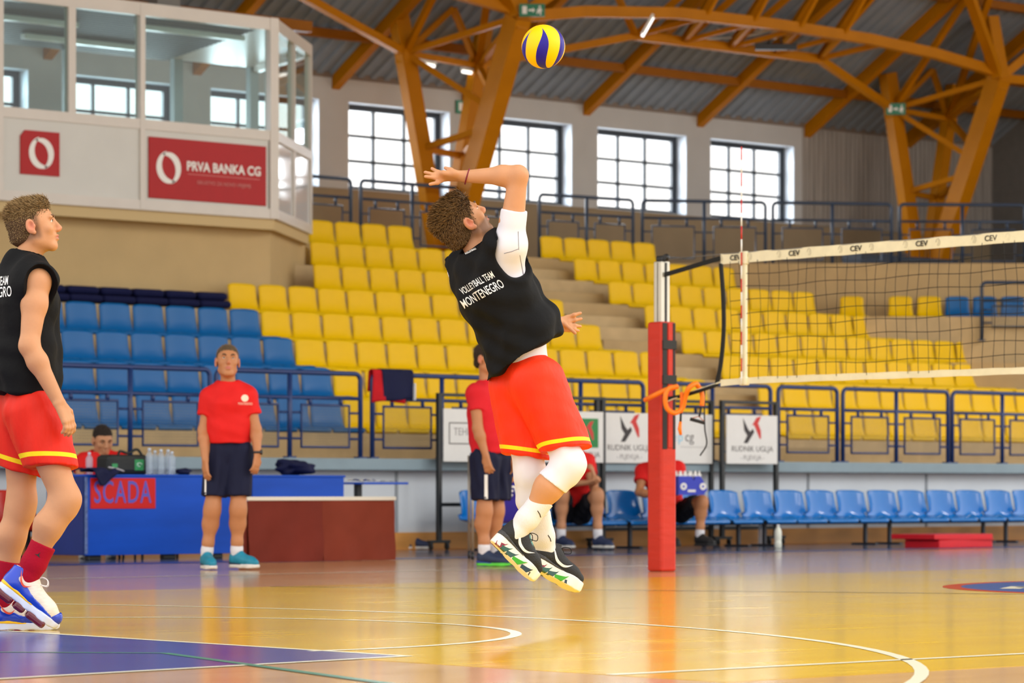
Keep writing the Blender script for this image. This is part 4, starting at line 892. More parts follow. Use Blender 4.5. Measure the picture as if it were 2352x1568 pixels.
# ================================================================== implicit-surface modelling of bodies and clothes
class SDF:
    def __init__(s, lo, hi, h):
        s.lo = np.array(lo, float); s.h = h; s.n = np.ceil((np.array(hi)-s.lo)/h).astype(int)+1
        s.d = np.full(s.n, .2, np.float32); s.ax = [(s.lo[i]+h*np.arange(s.n[i])).astype(np.float32) for i in range(3)]
    def _box(s, lo, hi):
        a = np.clip(np.floor((np.array(lo)-s.lo)/s.h).astype(int), 0, s.n); b = np.clip(np.ceil((np.array(hi)-s.lo)/s.h).astype(int)+1, 0, s.n)
        sl = tuple(slice(a[i], b[i]) for i in range(3))
        return sl, s.ax[0][sl[0]][:, None, None], s.ax[1][sl[1]][None, :, None], s.ax[2][sl[2]][None, None, :]
    def _op(s, sl, d, k, sub):
        a = s.d[sl]
        if a.size == 0: return
        if sub: d = -d; 
        if k <= 0: s.d[sl] = np.maximum(a, d) if sub else np.minimum(a, d); return
        hh = np.maximum(k-np.abs(a-d), 0)/k
        s.d[sl] = (np.maximum(a, d)+hh*hh*k*.25) if sub else (np.minimum(a, d)-hh*hh*k*.25)
    def cone(s, a, b, ra, rb, k=.02, sq=None, clips=(), sub=False):
        a = np.array(a, float); b = np.array(b, float); R = max(ra, rb)*(max(1, sq[1]) if sq else 1)+k+2*s.h
        sl, X, Y, Z = s._box(np.minimum(a, b)-R, np.maximum(a, b)+R)
        ab = b-a; L2 = float(ab@ab)+1e-12
        px, py, pz = X-a[0], Y-a[1], Z-a[2]
        t = np.clip((px*ab[0]+py*ab[1]+pz*ab[2])/L2, 0, 1)
        vx, vy, vz = px-t*ab[0], py-t*ab[1], pz-t*ab[2]
        if sq:
            n = np.array(sq[0], float); n /= np.linalg.norm(n); c = (vx*n[0]+vy*n[1]+vz*n[2])*(1/sq[1]-1)
            vx, vy, vz = vx+c*n[0], vy+c*n[1], vz+c*n[2]
        d = np.sqrt(vx*vx+vy*vy+vz*vz)-(ra+(rb-ra)*t)
        if sq and sq[1] < 1: d = d*np.float32(.5+.5*sq[1])
        for o, nn_ in clips: d = np.maximum(d, (X-o[0])*nn_[0]+(Y-o[1])*nn_[1]+(Z-o[2])*nn_[2])
        s._op(sl, d.astype(np.float32), k, sub); return s
    def chain(s, pts, rs, k=.02, sq=None, clips=()):
        for i in range(len(pts)-1): s.cone(pts[i], pts[i+1], rs[i], rs[i+1], k, sq, clips)
        return s
    def ell(s, c, r, M=None, k=.02, sub=False, clips=()):
        """ellipsoid; M rows are the axes of the radii"""
        c = np.array(c, float); r = np.array(r, float); M = np.eye(3) if M is None else np.array(M, float)
        R = np.sqrt(((M*r[:, None])**2).sum(0))+k+2*s.h
        sl, X, Y, Z = s._box(c-R, c+R); px, py, pz = X-c[0], Y-c[1], Z-c[2]
        q = [(px*M[i, 0]+py*M[i, 1]+pz*M[i, 2]) for i in range(3)]
        k0 = np.sqrt(sum((q[i]/r[i])**2 for i in range(3))); k1 = np.sqrt(sum((q[i]/r[i]**2)**2 for i in range(3)))+1e-6
        d = k0*(k0-1)/k1
        for o, nn_ in clips: d = np.maximum(d, (X-o[0])*nn_[0]+(Y-o[1])*nn_[1]+(Z-o[2])*nn_[2])
        s._op(sl, d.astype(np.float32), k, sub); return s
    def cut(s, o, n):
        """keep the side where (p-o).n < 0"""
        X, Y, Z = s.ax[0][:, None, None], s.ax[1][None, :, None], s.ax[2][None, None, :]
        s.d = np.maximum(s.d, ((X-o[0])*n[0]+(Y-o[1])*n[1]+(Z-o[2])*n[2]).astype(np.float32)); return s
    def shell(s, t):
        s.d = np.maximum(s.d, -(s.d+t)); return s
    def mesh(s, name, smooth=1, disp=None):
        d = s.d.copy(); d[0] = d[-1] = .1; d[:, 0] = d[:, -1] = .1; d[:, :, 0] = d[:, :, -1] = .1
        ins = d < 0; c = np.zeros(np.array(d.shape)-1, np.int8)
        for i in (0, 1):
            for j in (0, 1):
                for k in (0, 1): c += ins[i:i+c.shape[0], j:j+c.shape[1], k:k+c.shape[2]]
        act = np.argwhere((c > 0) & (c < 8)); vid = np.full(c.shape, -1, np.int32); vid[tuple(act.T)] = np.arange(len(act))
        corners = [(i, j, k) for i in (0, 1) for j in (0, 1) for k in (0, 1)]
        val = [d[act[:, 0]+i, act[:, 1]+j, act[:, 2]+k] for i, j, k in corners]
        acc = np.zeros((len(act), 3)); cnt = np.zeros(len(act))
        for a in range(8):
            for b in range(a+1, 8):
                if sum(abs(x-y) for x, y in zip(corners[a], corners[b])) != 1: continue
                va, vb = val[a], val[b]; m = (va < 0) != (vb < 0); t = np.where(m, va/np.where(m, va-vb, 1), 0)
                p = np.array(corners[a])[None]+t[:, None]*(np.array(corners[b])-np.array(corners[a]))[None]
                acc[m] += p[m]; cnt[m] += 1
        V = s.lo+(act+acc/cnt[:, None])*s.h
        Q = []
        for axs in range(3):
            e = [slice(1, -1)]*3; o1, o2 = [x for x in range(3) if x != axs]
            A = ins[tuple(slice(0, -1) if q == axs else slice(1, -1) for q in range(3))]; B = ins[tuple(slice(1, None) if q == axs else slice(1, -1) for q in range(3))]
            for flip, msk in ((False, A & ~B), (True, ~A & B)):
                ij = np.argwhere(msk)
                if not len(ij): continue
                base = ij.copy(); base[:, o1] += 1; base[:, o2] += 1     # grid point index
                def cell(a, b): q = base.copy(); q[:, o1] -= a; q[:, o2] -= b; return vid[tuple(q.T)]
                quad = np.stack([cell(1, 1), cell(0, 1), cell(0, 0), cell(1, 0)], 1)
                if flip ^ (axs == 1): quad = quad[:, ::-1]
                Q.append(quad)
        Q = np.concatenate(Q)
        for _ in range(smooth):
            S = np.zeros_like(V); n = np.zeros(len(V))
            for a, b in ((0, 1), (1, 2), (2, 3), (3, 0)):
                np.add.at(S, Q[:, a], V[Q[:, b]]); np.add.at(n, Q[:, a], 1); np.add.at(S, Q[:, b], V[Q[:, a]]); np.add.at(n, Q[:, b], 1)
            V = V*.5+.5*S/np.maximum(n, 1)[:, None]
        if disp is not None:
            N = np.zeros_like(V); fn = np.cross(V[Q[:, 2]]-V[Q[:, 0]], V[Q[:, 3]]-V[Q[:, 1]])
            for a in range(4): np.add.at(N, Q[:, a], fn)
            N /= np.linalg.norm(N, axis=1)[:, None]+1e-9; V = V+N*disp(V)[:, None]
        me = bpy.data.meshes.new(name); nv, nf = len(V), len(Q)
        me.vertices.add(nv); me.vertices.foreach_set('co', V.astype(np.float32).ravel())
        me.loops.add(nf*4); me.loops.foreach_set('vertex_index', Q.astype(np.int32).ravel())
        me.polygons.add(nf); me.polygons.foreach_set('loop_start', np.arange(0, nf*4, 4, dtype=np.int32)); me.polygons.foreach_set('use_smooth', np.ones(nf, bool))
        me.update(calc_edges=True); me.validate(); return me
def vsin(V, terms):
    """sum of amp*sin(k.p+ph) for folds"""
    out = np.zeros(len(V))
    for amp, kx, ky, kz, ph in terms: out += amp*np.sin(V[:, 0]*kx+V[:, 1]*ky+V[:, 2]*kz+ph)
    return out
def folds(seed, amp, n=6, f=(15, 45), bias=(1, 1, 1)):
    r = np.random.RandomState(seed); T = []
    for _ in range(n):
        v = r.randn(3)*np.array(bias); v /= np.linalg.norm(v); k = r.uniform(*f); T.append((amp*r.uniform(.4, 1), *(v*k), r.rand()*6.3))
    def fn(V):
        q = V+np.stack([vsin(V, [(.02, 9, 4, 7, 1)]), vsin(V, [(.02, 5, 9, 6, 2)]), vsin(V, [(.02, 8, 5, 9, 3)])], 1); return vsin(q, T)
    return fn
def regions(me, mats, rules):
    """material index by a function of face centres; rules: [(index, fn(C)->mask)]"""
    n = len(me.polygons); C = np.empty(n*3, np.float32); me.polygons.foreach_get('center', C); C = C.reshape(-1, 3); mi = np.zeros(n, np.int32)
    for i, fn in rules: mi[fn(C)] = i
    for m in mats: me.materials.append(m)
    me.polygons.foreach_set('material_index', mi); return me
def decal(me, target, direction=(0, 1, 0), off=.0015, start=1.0):
    """lay a flat mesh (local frame) onto the target mesh along a direction"""
    bm = bmesh.new(); bm.from_mesh(me)
    bmesh.ops.triangulate(bm, faces=bm.faces[:]); 
    for _ in range(2):
        es = [e for e in bm.edges if e.calc_length() > .008]
        if es: bmesh.ops.subdivide_edges(bm, edges=es, cuts=1)
    bmesh.ops.triangulate(bm, faces=bm.faces[:])
    tv = [v.co.copy() for v in target.vertices]; bvh = BVHTree.FromPolygons(tv, [p.vertices[:] for p in target.polygons]); dv = Vector(direction).normalized()
    miss = []
    for v in bm.verts:
        h = bvh.ray_cast(v.co-dv*start, dv)
        if h[0] is None: miss.append(v); continue
        v.co = h[0]+(h[1]*off if h[1].dot(dv) < 0 else -dv*off)
    if miss: bmesh.ops.delete(bm, geom=miss, context='VERTS')
    lo_e = [e for e in bm.edges if e.calc_length() > .06]
    if lo_e: bmesh.ops.delete(bm, geom=lo_e, context='EDGES')
    bm.to_mesh(me); bm.free(); return me
V3 = lambda *a: np.array(a, float)
def unit(v): v = np.array(v, float); return v/np.linalg.norm(v)
def head(F, c, f, u, s=1.0, k=.018, ears=True, male_jaw=1.):
    """skull, face and ears added to the field F; c centre between the ears, f forward, u up"""
    f = unit(f); u = unit(u-f*np.dot(u, f)); r = np.cross(f, u); M = np.array([r, f, u]); P = lambda a, b, z: c+(r*a+f*b+u*z)*s
    F.ell(P(0, -.012, .034), V3(.077, .099, .086)*s, M, k); F.ell(P(0, .032, .005), V3(.066, .064, .085)*s, M, k*1.5)
    F.ell(P(0, .035, -.052), V3(.057, .056, .062)*s, M, k*1.5); F.ell(P(0, .070, -.096), V3(.027, .021, .023)*s*male_jaw, M, k)
    for a in (-1, 1): F.cone(P(.052*a, .0, -.058), P(.02*a, .066, -.097), .016*s, .016*s, k)
    F.ell(P(0, .0, -.055), V3(.058, .05, .05)*s, M, k*1.5)
    for a in (-1, 1):
        F.ell(P(.03*a, .085, .028), V3(.026, .013, .011)*s, M, k*.6); F.ell(P(.042*a, .066, -.02), V3(.022, .02, .022)*s, M, k)
        F.ell(P(.031*a, .099, .012), V3(.017, .014, .011)*s, M, .012, sub=True)
        if ears:
            F.ell(P(.082*a, -.008, .0), V3(.011, .021, .034)*s, M, .005); F.ell(P(.0985*a, -.003, .004), V3(.017, .0135, .022)*s, M, .002, sub=True); F.ell(P(.081*a, .003, -.029), V3(.009, .011, .011)*s, M, .004); F.ell(P(.084*a, .011, -.002), V3(.007, .006, .008)*s, M, .003)
    F.cone(P(0, .094, .018), P(0, .115, -.024), .008*s, .0115*s, .012); F.ell(P(0, .105, -.031), V3(.017, .013, .010)*s, M, .008)
    F.ell(P(0, .092, -.056), V3(.023, .014, .0075)*s, M, .007); F.ell(P(0, .09, -.070), V3(.021, .014, .008)*s, M, .007)
    F.ell(P(0, .106, -.063), V3(.022, .007, .002)*s, M, .006, sub=True)
    return P, M
def hair_field(lo, hi, h, P, M, s, thick=.012, top=.02, line=.05, back=-.07, side=.02, quiff=0.):
    """short hair: a cap over the skull trimmed along the hairline"""
    F = SDF(lo, hi, h); F.ell(P(0, -.013, .033), V3(.0785+thick*.25, .1015+thick*.6, .0885+thick*.4)*s, M, 0)
    F.ell(P(0, -.014, .066+top*.4), V3(.064, .086+thick*.6, .050+top)*s, M, .02)
    if quiff: F.ell(P(0, .052, .094+quiff*.4), V3(.050, .040, .022+quiff)*s, M, .02)
    F.ell(P(0, -.045, -.03), V3(.060, .066+thick*.6, .05)*s, M, .02)
    r, f, u = M
    F.cut(P(0, .088, line), unit(f*.86-u*.50))
    F.ell(P(0, .105+side*.3, -.025), V3(.13, .085, .083)*s, M, .010, sub=True)
    for a in (-1, 1): F.ell(P(.09*a, .0, -.012), V3(.026, .024, .034)*s, M, .006, sub=True)
    F.cut(P(0, -.06, back), unit(-u+f*.30)); return F
def hand(F, wrist, d, n, size=1., side=1, curl=.25, spread=.12, k=.008, tips=None):
    """palm and five fingers: d along the hand, n out of the back of the hand, side = direction of the thumb along d x n"""
    d = unit(d); n = unit(n-d*np.dot(n, d)); l = np.cross(d, n)*side; S = size
    pc = wrist+d*.052*S; kn = wrist+d*.092*S
    for w in (-.026, -.009, .009, .026): F.cone(wrist+l*w*.6*S+d*.01, kn+l*w*1.1*S, .0165*S, .0125*S, .012)
    F.cone(wrist+l*.012*S+d*.02, wrist+l*.030*S+d*.045*S, .017*S, .013*S, .012)
    lens = (.072, .080, .074, .058)
    for i, L in enumerate(lens):
        w = (.030, .010, -.010, -.029)[i]; b = kn+l*w*S; a0 = spread*(1.5-i)*.9; dd = unit(d*math.cos(a0)+l*math.sin(a0))
        if tips is not None and tips[i+1] is not None:
            t = np.array(tips[i+1]); m = (b+t)/2+n*.006; F.cone(b, m, .0105*S, .0095*S, k); F.cone(m, t, .0095*S, .0078*S, k); continue
        p = b; ang = 0
        for j, (fr, cc) in enumerate(((.46, .5), (.30, 1.), (.24, .8))):
            ang += curl*cc*(1+.12*i); q = p+(dd*math.cos(ang)-n*math.sin(ang))*L*fr*S; F.cone(p, q, (.0105, .0095, .0088)[j]*S, (.0095, .0088, .0076)[j]*S, k); p = q
    tb = wrist+l*.030*S+d*.035*S
    if tips is not None and tips[0] is not None:
        t = np.array(tips[0]); m = (tb+t)/2+l*.008; F.cone(tb, m, .0125*S, .0105*S, k); F.cone(m, t, .0105*S, .008*S, k)
    else:
        m = tb+(d*.7+l*.6-n*.25*curl)*.036*S; t = m+(d*.9+l*.15-n*.5*curl)*.03*S; F.cone(tb, m, .0125*S, .0105*S, k); F.cone(m, t, .0105*S, .0085*S, k)
def eyes_brows(par, P, M, s, iris=(70, 60, 50), brow=(70, 52, 38), sides=(-1, 1)):
    r, f, u = M
    for a in sides:
        e = MB(); e.lathe([(.0001, -.0115), (.006, -.0098), (.0098, -.006), (.0115, 0), (.0098, .006), (.006, .0098), (.0001, .0115)], 12, P(.031*a, .081, .012)); obj('eye', e, mat('eye_white', (226, 218, 210), .25), par)
        q = MB(); q.lathe([(.0052*s, -.001), (.0052*s, .001)], 10, P(.032*a, .0925, .0115), Matrix(np.array([r, u, f]).T.tolist())); obj('iris', q, mat('iris_%d' % iris[0], iris, .2), par)
        ld = MB().tube(bez([P(.019*a, .0905, .012), P(.031*a, .0945, .0205), P(.045*a, .085, .013)], 5), .0026*s, 5); obj('eyelid', ld, MATS['skin'], par)
        b = MB().tube(bez([P(.016*a, .098, .027), P(.032*a, .0985, .035), P(.050*a, .084, .030)], 6), [.003*s+.0022*s*math.sin(PI*i/12) for i in range(13)], 6); obj('eyebrow', b, mat('brow_%d' % brow[0], brow, .8), par)
def vattr(me, name, fn):
    n = len(me.vertices); C = np.empty(n*3, np.float32); me.vertices.foreach_get('co', C); a = me.attributes.new(name, 'FLOAT', 'POINT'); a.data.foreach_set('value', np.asarray(fn(C.reshape(-1, 3)), np.float32))
def attr_mix(m, name, rgb, lo=0., hi=1., lo2=None, hi2=None):
    """blend the material's colour towards rgb where the vertex attribute runs from lo to hi (and stops again at lo2..hi2)"""
    nt = m.node_tree; b = nt.nodes['Principled BSDF']; inp = b.inputs['Base Color']
    at = nt.nodes.new('ShaderNodeAttribute'); at.attribute_name = name
    mr = nt.nodes.new('ShaderNodeMapRange'); mr.inputs['From Min'].default_value = lo; mr.inputs['From Max'].default_value = hi; nt.links.new(at.outputs['Fac'], mr.inputs['Value']); out = mr.outputs[0]
    if lo2 is not None:
        m2 = nt.nodes.new('ShaderNodeMapRange'); m2.inputs['From Min'].default_value = lo2; m2.inputs['From Max'].default_value = hi2; m2.inputs['To Min'].default_value = 1; m2.inputs['To Max'].default_value = 0; nt.links.new(at.outputs['Fac'], m2.inputs['Value'])
        mu = nt.nodes.new('ShaderNodeMath'); mu.operation = 'MULTIPLY'; nt.links.new(out, mu.inputs[0]); nt.links.new(m2.outputs[0], mu.inputs[1]); out = mu.outputs[0]
    mx = nt.nodes.new('ShaderNodeMix'); mx.data_type = 'RGBA'; nt.links.new(out, mx.inputs['Factor'])
    if inp.is_linked: nt.links.new(inp.links[0].from_socket, mx.inputs['A'])
    else: mx.inputs['A'].default_value = inp.default_value
    mx.inputs['B'].default_value = srgb(*rgb); nt.links.new(mx.outputs['Result'], inp)
def ss(a, b, x): t = np.clip((x-a)/(b-a), 0, 1); return t*t*(3-2*t)
def strands(par, me, M, c, n, Lt, Ls, m, seed=1, wid=.0017, lift=.45, nape=0.):
    """single hairs growing out of the hair mesh, combed back on top and down at the sides"""
    rg = np.random.RandomState(seed); nf = len(me.polygons); C = np.empty(nf*3, np.float32); N = np.empty(nf*3, np.float32); A = np.empty(nf, np.float32)
    me.polygons.foreach_get('center', C); me.polygons.foreach_get('normal', N); me.polygons.foreach_get('area', A); C = C.reshape(-1, 3).astype(float); N = N.reshape(-1, 3).astype(float)
    r, f, u = M; z = (C-c) @ u; keep = ((N @ unit(C.mean(0)*0+C[0]*0+u)) > -.5) & (((C-c)*N).sum(1) > .02); w = A*keep; idx = rg.choice(nf, n, p=w/w.sum())
    P = C[idx]+rg.randn(n, 3)*.0022; Nn = N[idx]; t = ss(.03, .09, z[idx])[:, None]
    comb = t*(-f*.8+u*.35)+(1-t)*(-u*1.0-f*.35); d0 = Nn*lift+comb*.7+rg.randn(n, 3)*.22; d0 /= np.linalg.norm(d0, axis=1)[:, None]
    L = (Ls+(Lt-Ls)*t[:, 0])*rg.uniform(.6, 1.2, n); d1 = d0+comb*.5; d1 /= np.linalg.norm(d1, axis=1)[:, None]
    sd = np.cross(d0, Nn+rg.randn(n, 3)*.3); sd /= np.linalg.norm(sd, axis=1)[:, None]+1e-9
    P -= Nn*.002; mid = P+d0*(L*.55)[:, None]; tip = mid+d1*(L*.45)[:, None]; w2 = wid*rg.uniform(.7, 1.2, n)[:, None]
    V = np.stack([P-sd*w2, P+sd*w2, mid+sd*w2*.75, mid-sd*w2*.75, tip], 1).reshape(-1, 3); b = np.arange(n)*5
    faces = [(i, i+1, i+2, i+3) for i in b.tolist()]+[(i+3, i+2, i+4) for i in b.tolist()]
    me2 = bpy.data.meshes.new('hair_strands'); me2.from_pydata(V.tolist(), [], faces); at = me2.attributes.new('tip', 'FLOAT', 'POINT'); rv = rg.rand(n); at.data.foreach_set('value', np.stack([rv*.1, rv*.1, .35+.2*rv, .35+.2*rv, .7+.3*rv], 1).ravel().astype(np.float32)); me2.materials.append(m)
    return obj('hair_strands', me2, None, par, kind='stuff')
def sub(name, me, m, par, **k): return obj(name, me, m, par, **k)
# ================================================================== people
M_skin = mat('skin', (200, 144, 102), .5, noise=.06, nscale=9, bump=.08, bscale=60, spec=.35, sss=.12)
M_skin2 = mat('skin_tan', (188, 128, 86), .5, noise=.06, nscale=9, spec=.35, sss=.1)
M_lip = mat('lip', (196, 120, 104), .45); M_stub = mat('skin_stubble', (160, 112, 82), .6, noise=.12, nscale=60); M_buzz = mat('skin_buzz', (150, 116, 88), .7, noise=.12, nscale=80)
for _m, _c in ((M_skin, (104, 70, 46)), (M_skin2, (110, 76, 52))): attr_mix(_m, 'beard', _c); attr_mix(_m, 'lip', (190, 112, 98)); attr_mix(_m, 'blush', (214, 124, 100))
M_black = mat('shirt_black', (13, 13, 14), .8, noise=.12, nscale=14, bump=1., bscale=9, spec=.2)
M_ured = mat('shorts_red', (222, 38, 18), .55, noise=.06, nscale=8, bump=1., bscale=7, spec=.25, stretch=(2.2, 2.2, .7))
M_ured2 = mat('shorts_orange_red', (238, 50, 10), .55, noise=.06, nscale=8, bump=1., bscale=7, spec=.25, stretch=(2.2, 2.2, .7))
M_yst = mat('stripe_yellow', (250, 216, 20), .6)
M_uw = mat('compression_white', (222, 220, 226), .6, noise=.02, nscale=8, spec=.2)
M_sockw = mat('sock_white', (226, 224, 228), .8, bump=.3, bscale=90, stretch=(3, 3, .3), spec=.15)
M_sockr = mat('sock_red', (164, 12, 40), .8, noise=.05, bump=.2, bscale=90, spec=.15)
M_rshirt = mat('tshirt_red', (222, 34, 32), .7, noise=.06, nscale=8, bump=1., bscale=8, spec=.2)
M_nshort = mat('shorts_navy', (22, 26, 52), .7, noise=.08, bump=.2, bscale=40, spec=.2)
M_bshort = mat('shorts_black', (22, 22, 28), .7, noise=.08, spec=.2)
class Person:
    def __init__(s, label, x0, Y, J, F, vb=.008, vc=.009, group=None, skin=M_skin, hs=1.0):
        s.Y = Y; s.ppm = FPX/Y; s.x0 = x0; s.yf = HORIZON+EYE*s.ppm
        g = camY(x0, s.yf, Y); s.o = thing('person', label, 'person', (g.x, g.y, 0), -YAW, group)
        s.J = {k: np.array(v, float) for k, v in J.items()}; s.F = unit([F[0], F[1], 0]); s.R = np.array([s.F[1], -s.F[0], 0]); s.vb, s.vc, s.skin, s.hs = vb, vc, skin, hs
        P = np.array([v for k, v in s.J.items() if k not in ('hf', 'hu')]); s.lo, s.hi = P.min(0)-.24, P.max(0)+.24
        s.B = SDF(s.lo, s.hi, vb)
    def px(s, x, y, d=0.): return np.array([(x-s.x0)/s.ppm, d, (s.yf-y)/s.ppm])
    def torso(s, Fd, g=0., k=.05, waist=.125, chest=.155, hip=.14, fl=.72):
        J = s.J; mid = J.get('waist', (J['pel']+J['chest'])/2); sq = (s.F, fl)
        Fd.cone(J['pel'], mid, hip+g, waist+g, k, sq); Fd.cone(mid, J['chest'], waist+g, chest+g, k, sq); Fd.cone(J['chest'], J['neck']-(J['neck']-J['chest'])*.25, chest+g, .10+g, k, sq)
        for a in 'RL': Fd.cone(J['neck']-(J['neck']-J['chest'])*.2, J['sh'+a], .05+g, .058+g, k)
        Fd.cone(J['shR'], J['chest'], .06+g, .11+g, k); Fd.cone(J['shL'], J['chest'], .06+g, .11+g, k)
    def arm(s, Fd, a, r=(.056, .047, .043, .028), g=0, k=.03):
        J = s.J; e = J['el'+a]; m = J['sh'+a]+(e-J['sh'+a])*.35; fm = e+(J['wr'+a]-e)*.28
        Fd.chain([J['sh'+a], m, e, fm, J['wr'+a]], [r[0]+g, r[0]*.98+g, r[1]*.88+g, r[2]+g, r[3]+g], k)
    def leg(s, Fd, a, r=(.088, .060, .060, .036), g=0, k=.02, calf=None):
        J = s.J; kn, an = J['kn'+a], J['an'+a]; b = s.F*-.018
        Fd.chain([J['hip'+a], kn, kn+(an-kn)*.12, kn+(an-kn)*.34+b, kn+(an-kn)*.75, an], [r[0]+g, r[1]+g, r[1]*.95+g, r[2]+g, r[3]*1.12+g, r[3]+g], .045)
        Fd.cone(an, an+(an-kn)*.05, r[3]+g, r[3]*.9+g, k)
    def body(s, hands, tw=1., **hk):
        J = s.J; B = s.B; s.torso(B, -.012)
        B.cone(J['neck']-(J['neck']-J['chest'])*.12, J['hc']-unit(J['hu'])*.055*s.hs-unit(J['hf'])*.012, .062, .054, .03)
        s.P, s.M = head(B, J['hc'], J['hf'], J['hu'], s.hs)
        for a in 'RL':
            s.arm(B, a); s.leg(B, a)
            h = hands.get(a)
            if h: hand(B, J['wr'+a], **h)
            pass
    def finish_body(s, beard=None):
        P, M, c, h = s.P, s.M, s.J['hc'], s.hs
        L = lambda C: (C-c) @ M.T/h
        def lip(C): q = (C-P(0, .098, -.063)) @ M.T/h; return ss(1.15, .75, np.sqrt((q[:, 0]/.022)**2+(q[:, 2]/.0115)**2+(np.minimum(q[:, 1]+.012, 0)/.004)**2))
        def blush(C): q = L(C); e = np.exp(-((np.abs(q[:, 0])-.088)/.012)**2-((q[:, 1]+.004)/.02)**2-(q[:, 2]/.03)**2); n_ = np.exp(-(q[:, 0]/.02)**2-((q[:, 1]-.115)/.015)**2-((q[:, 2]+.03)/.016)**2); return np.clip(e*.8+n_*.5, 0, 1)
        me = s.B.mesh('body'); me.materials.append(s.skin); vattr(me, 'lip', lip); vattr(me, 'blush', blush)
        if beard is not None: vattr(me, 'beard', lambda C: np.clip(beard(L(C)), 0, 1))
        s.bme = me; s.bo = sub('body', me, None, s.o); return me
    def hair(s, rgb, thick=.012, top=.02, line=.052, back=-.07, h=None, amp=.0015, rough=.85, quiff=0., side_rgb=None, n=0, Lt=.02, Ls=.008, tip=None):
        c = s.J['hc']; F = hair_field(c-.2, c+.2, h or s.vb*.8, s.P, s.M, s.hs, thick, top, line, back, quiff=quiff)
        r, f, u = s.M
        def dsp(V): q = (V-c); a = q @ f; b = q @ r; z = q @ u; return amp*(np.sin(b*420+3*np.sin(a*50)+z*60)+np.sin(b*260-a*120+2*np.sin(z*70))+.8*np.sin(a*200+3*np.sin(b*60)))*np.clip((z-.03)*14, .12, 1)
        nm = 'hair_%d_%d' % (rgb[0], rgb[2]); m = mat(nm, rgb, rough, noise=.35, nscale=70, bump=.35, bscale=220, spec=.15)
        me = F.mesh('hair', 1, dsp)
        if side_rgb:
            m2 = mat('hair_side_%d' % side_rgb[0], side_rgb, .9, noise=.2, nscale=120, bump=.3, bscale=300, spec=.1); regions(me, [m, m2], [(1, lambda C: ((C-c) @ u < .052+.10*((C-c) @ f)))])
            ho = sub('hair', me, None, s.o)
        else: ho = sub('hair', me, m, s.o)
        if n:
            ms = mat(nm+'_strand', tuple(int(v*.8) for v in rgb), .6, spec=.25); attr_mix(ms, 'tip', tip or tuple(min(255, int(v*1.7)) for v in rgb), .1, 1.); strands(ho, me, s.M, c, n, Lt, Ls, ms)
        return ho
    def shorts(s, m, hemR, hemL, rh=(.15, .12), waist=None, seed=1, amp=.003, stripe=None, hemn=None, tilt=None, g=.03, wz=None):
        """loose shorts: hem = fraction down the thigh"""
        J = s.J; lo = np.minimum.reduce([J['pel'], J['knR'], J['knL']])-.28; hi = np.maximum.reduce([J['pel'], J['knR'], J['knL']])+.28
        def field(g2=0.):
            Fd = SDF(lo, hi, s.vc)
            up = unit(J.get('waist', J['chest'])-J['pel'])
            Fd.cone(J['pel']+up*.10, J['pel']-up*.02, .132+g+g2-.03, .15+g+g2-.03, .03, (s.F, .74), clips=[(J['pel']+up*.095, up)])
            for a, hem in (('R', hemR), ('L', hemL)):
                d = unit(J['kn'+a]-J['hip'+a]); e = J['hip'+a]+(J['kn'+a]-J['hip'+a])*hem
                n = d if tilt is None else unit(d+np.array(tilt))
                Fd.cone(J['hip'+a], e+d*.08, rh[0]+g2, rh[1]+g2, .022, clips=[(e, n)])
            return Fd
        me = field().mesh('shorts', 1, folds(seed, amp, 9, (30, 85), (1, 1, .25))); me.materials.append(m); o = sub('shorts', me, None, s.o)
        if stripe:
            def hd(C):
                out = []
                for a, hem in (('R', hemR), ('L', hemL)):
                    d = unit(J['kn'+a]-J['hip'+a]); e = J['hip'+a]+(J['kn'+a]-J['hip'+a])*hem; n = d if tilt is None else unit(d+np.array(tilt)); v = C-J['hip'+a]; out.append(((v-np.outer(v @ d, d))**2).sum(1)); out.append(((C-e) @ n))
                return np.where(out[0] < out[2], out[1], out[3])
            vattr(me, 'hem', hd); o.data.materials.clear(); ms = m.copy(); ms.name = m.name+'_striped'; attr_mix(ms, 'hem', (250, 214, 20), -stripe[1]-.0005, -stripe[1]+.0005, -stripe[0]-.0005, -stripe[0]+.0005); o.data.materials.append(ms)
        if False:
            Fd = SDF(lo, hi, s.vc*.7)
            for a, hem in (('R', hemR), ('L', hemL)):
                d = unit(J['kn'+a]-J['hip'+a]); e = J['hip'+a]+(J['kn'+a]-J['hip'+a])*hem; n = d if tilt is None else unit(d+np.array(tilt))
                Fd.cone(J['hip'+a], e+d*.08, rh[0]+.005, rh[1]+.005, 0, clips=[(e-n*stripe[0], n), (e-n*stripe[1], -n)])
            me2 = Fd.mesh('hem_stripe', 0, folds(seed, amp, 9, (30, 85), (1, 1, .25))); me2.materials.append(M_yst); sub('hem_stripe', me2, None, o)
        s.so = o; return o
    def socks(s, m, top=.45, r=.047, ups={}, sides='RL'):
        J = s.J
        for a in sides:
            kn, an = J['kn'+a], J['an'+a]; t = an+(kn-an)*top; Fd = SDF(np.minimum(t, an)-.12, np.maximum(t, an)+.12, s.vb); d = unit(kn-an)
            Fd.chain([t+d*.03, an+(t-an)*.4, an-d*.01], [r+.022*top, r+.012*top, r-.002], .02); w = unit(ups.get(a, d)); Fd.cone(an, an-w*.05, r-.007, .030, .02); Fd.cut(t, d)
            o = sub('sock', Fd.mesh('sock'), m, s.o)
            s.__dict__['sock'+a] = o
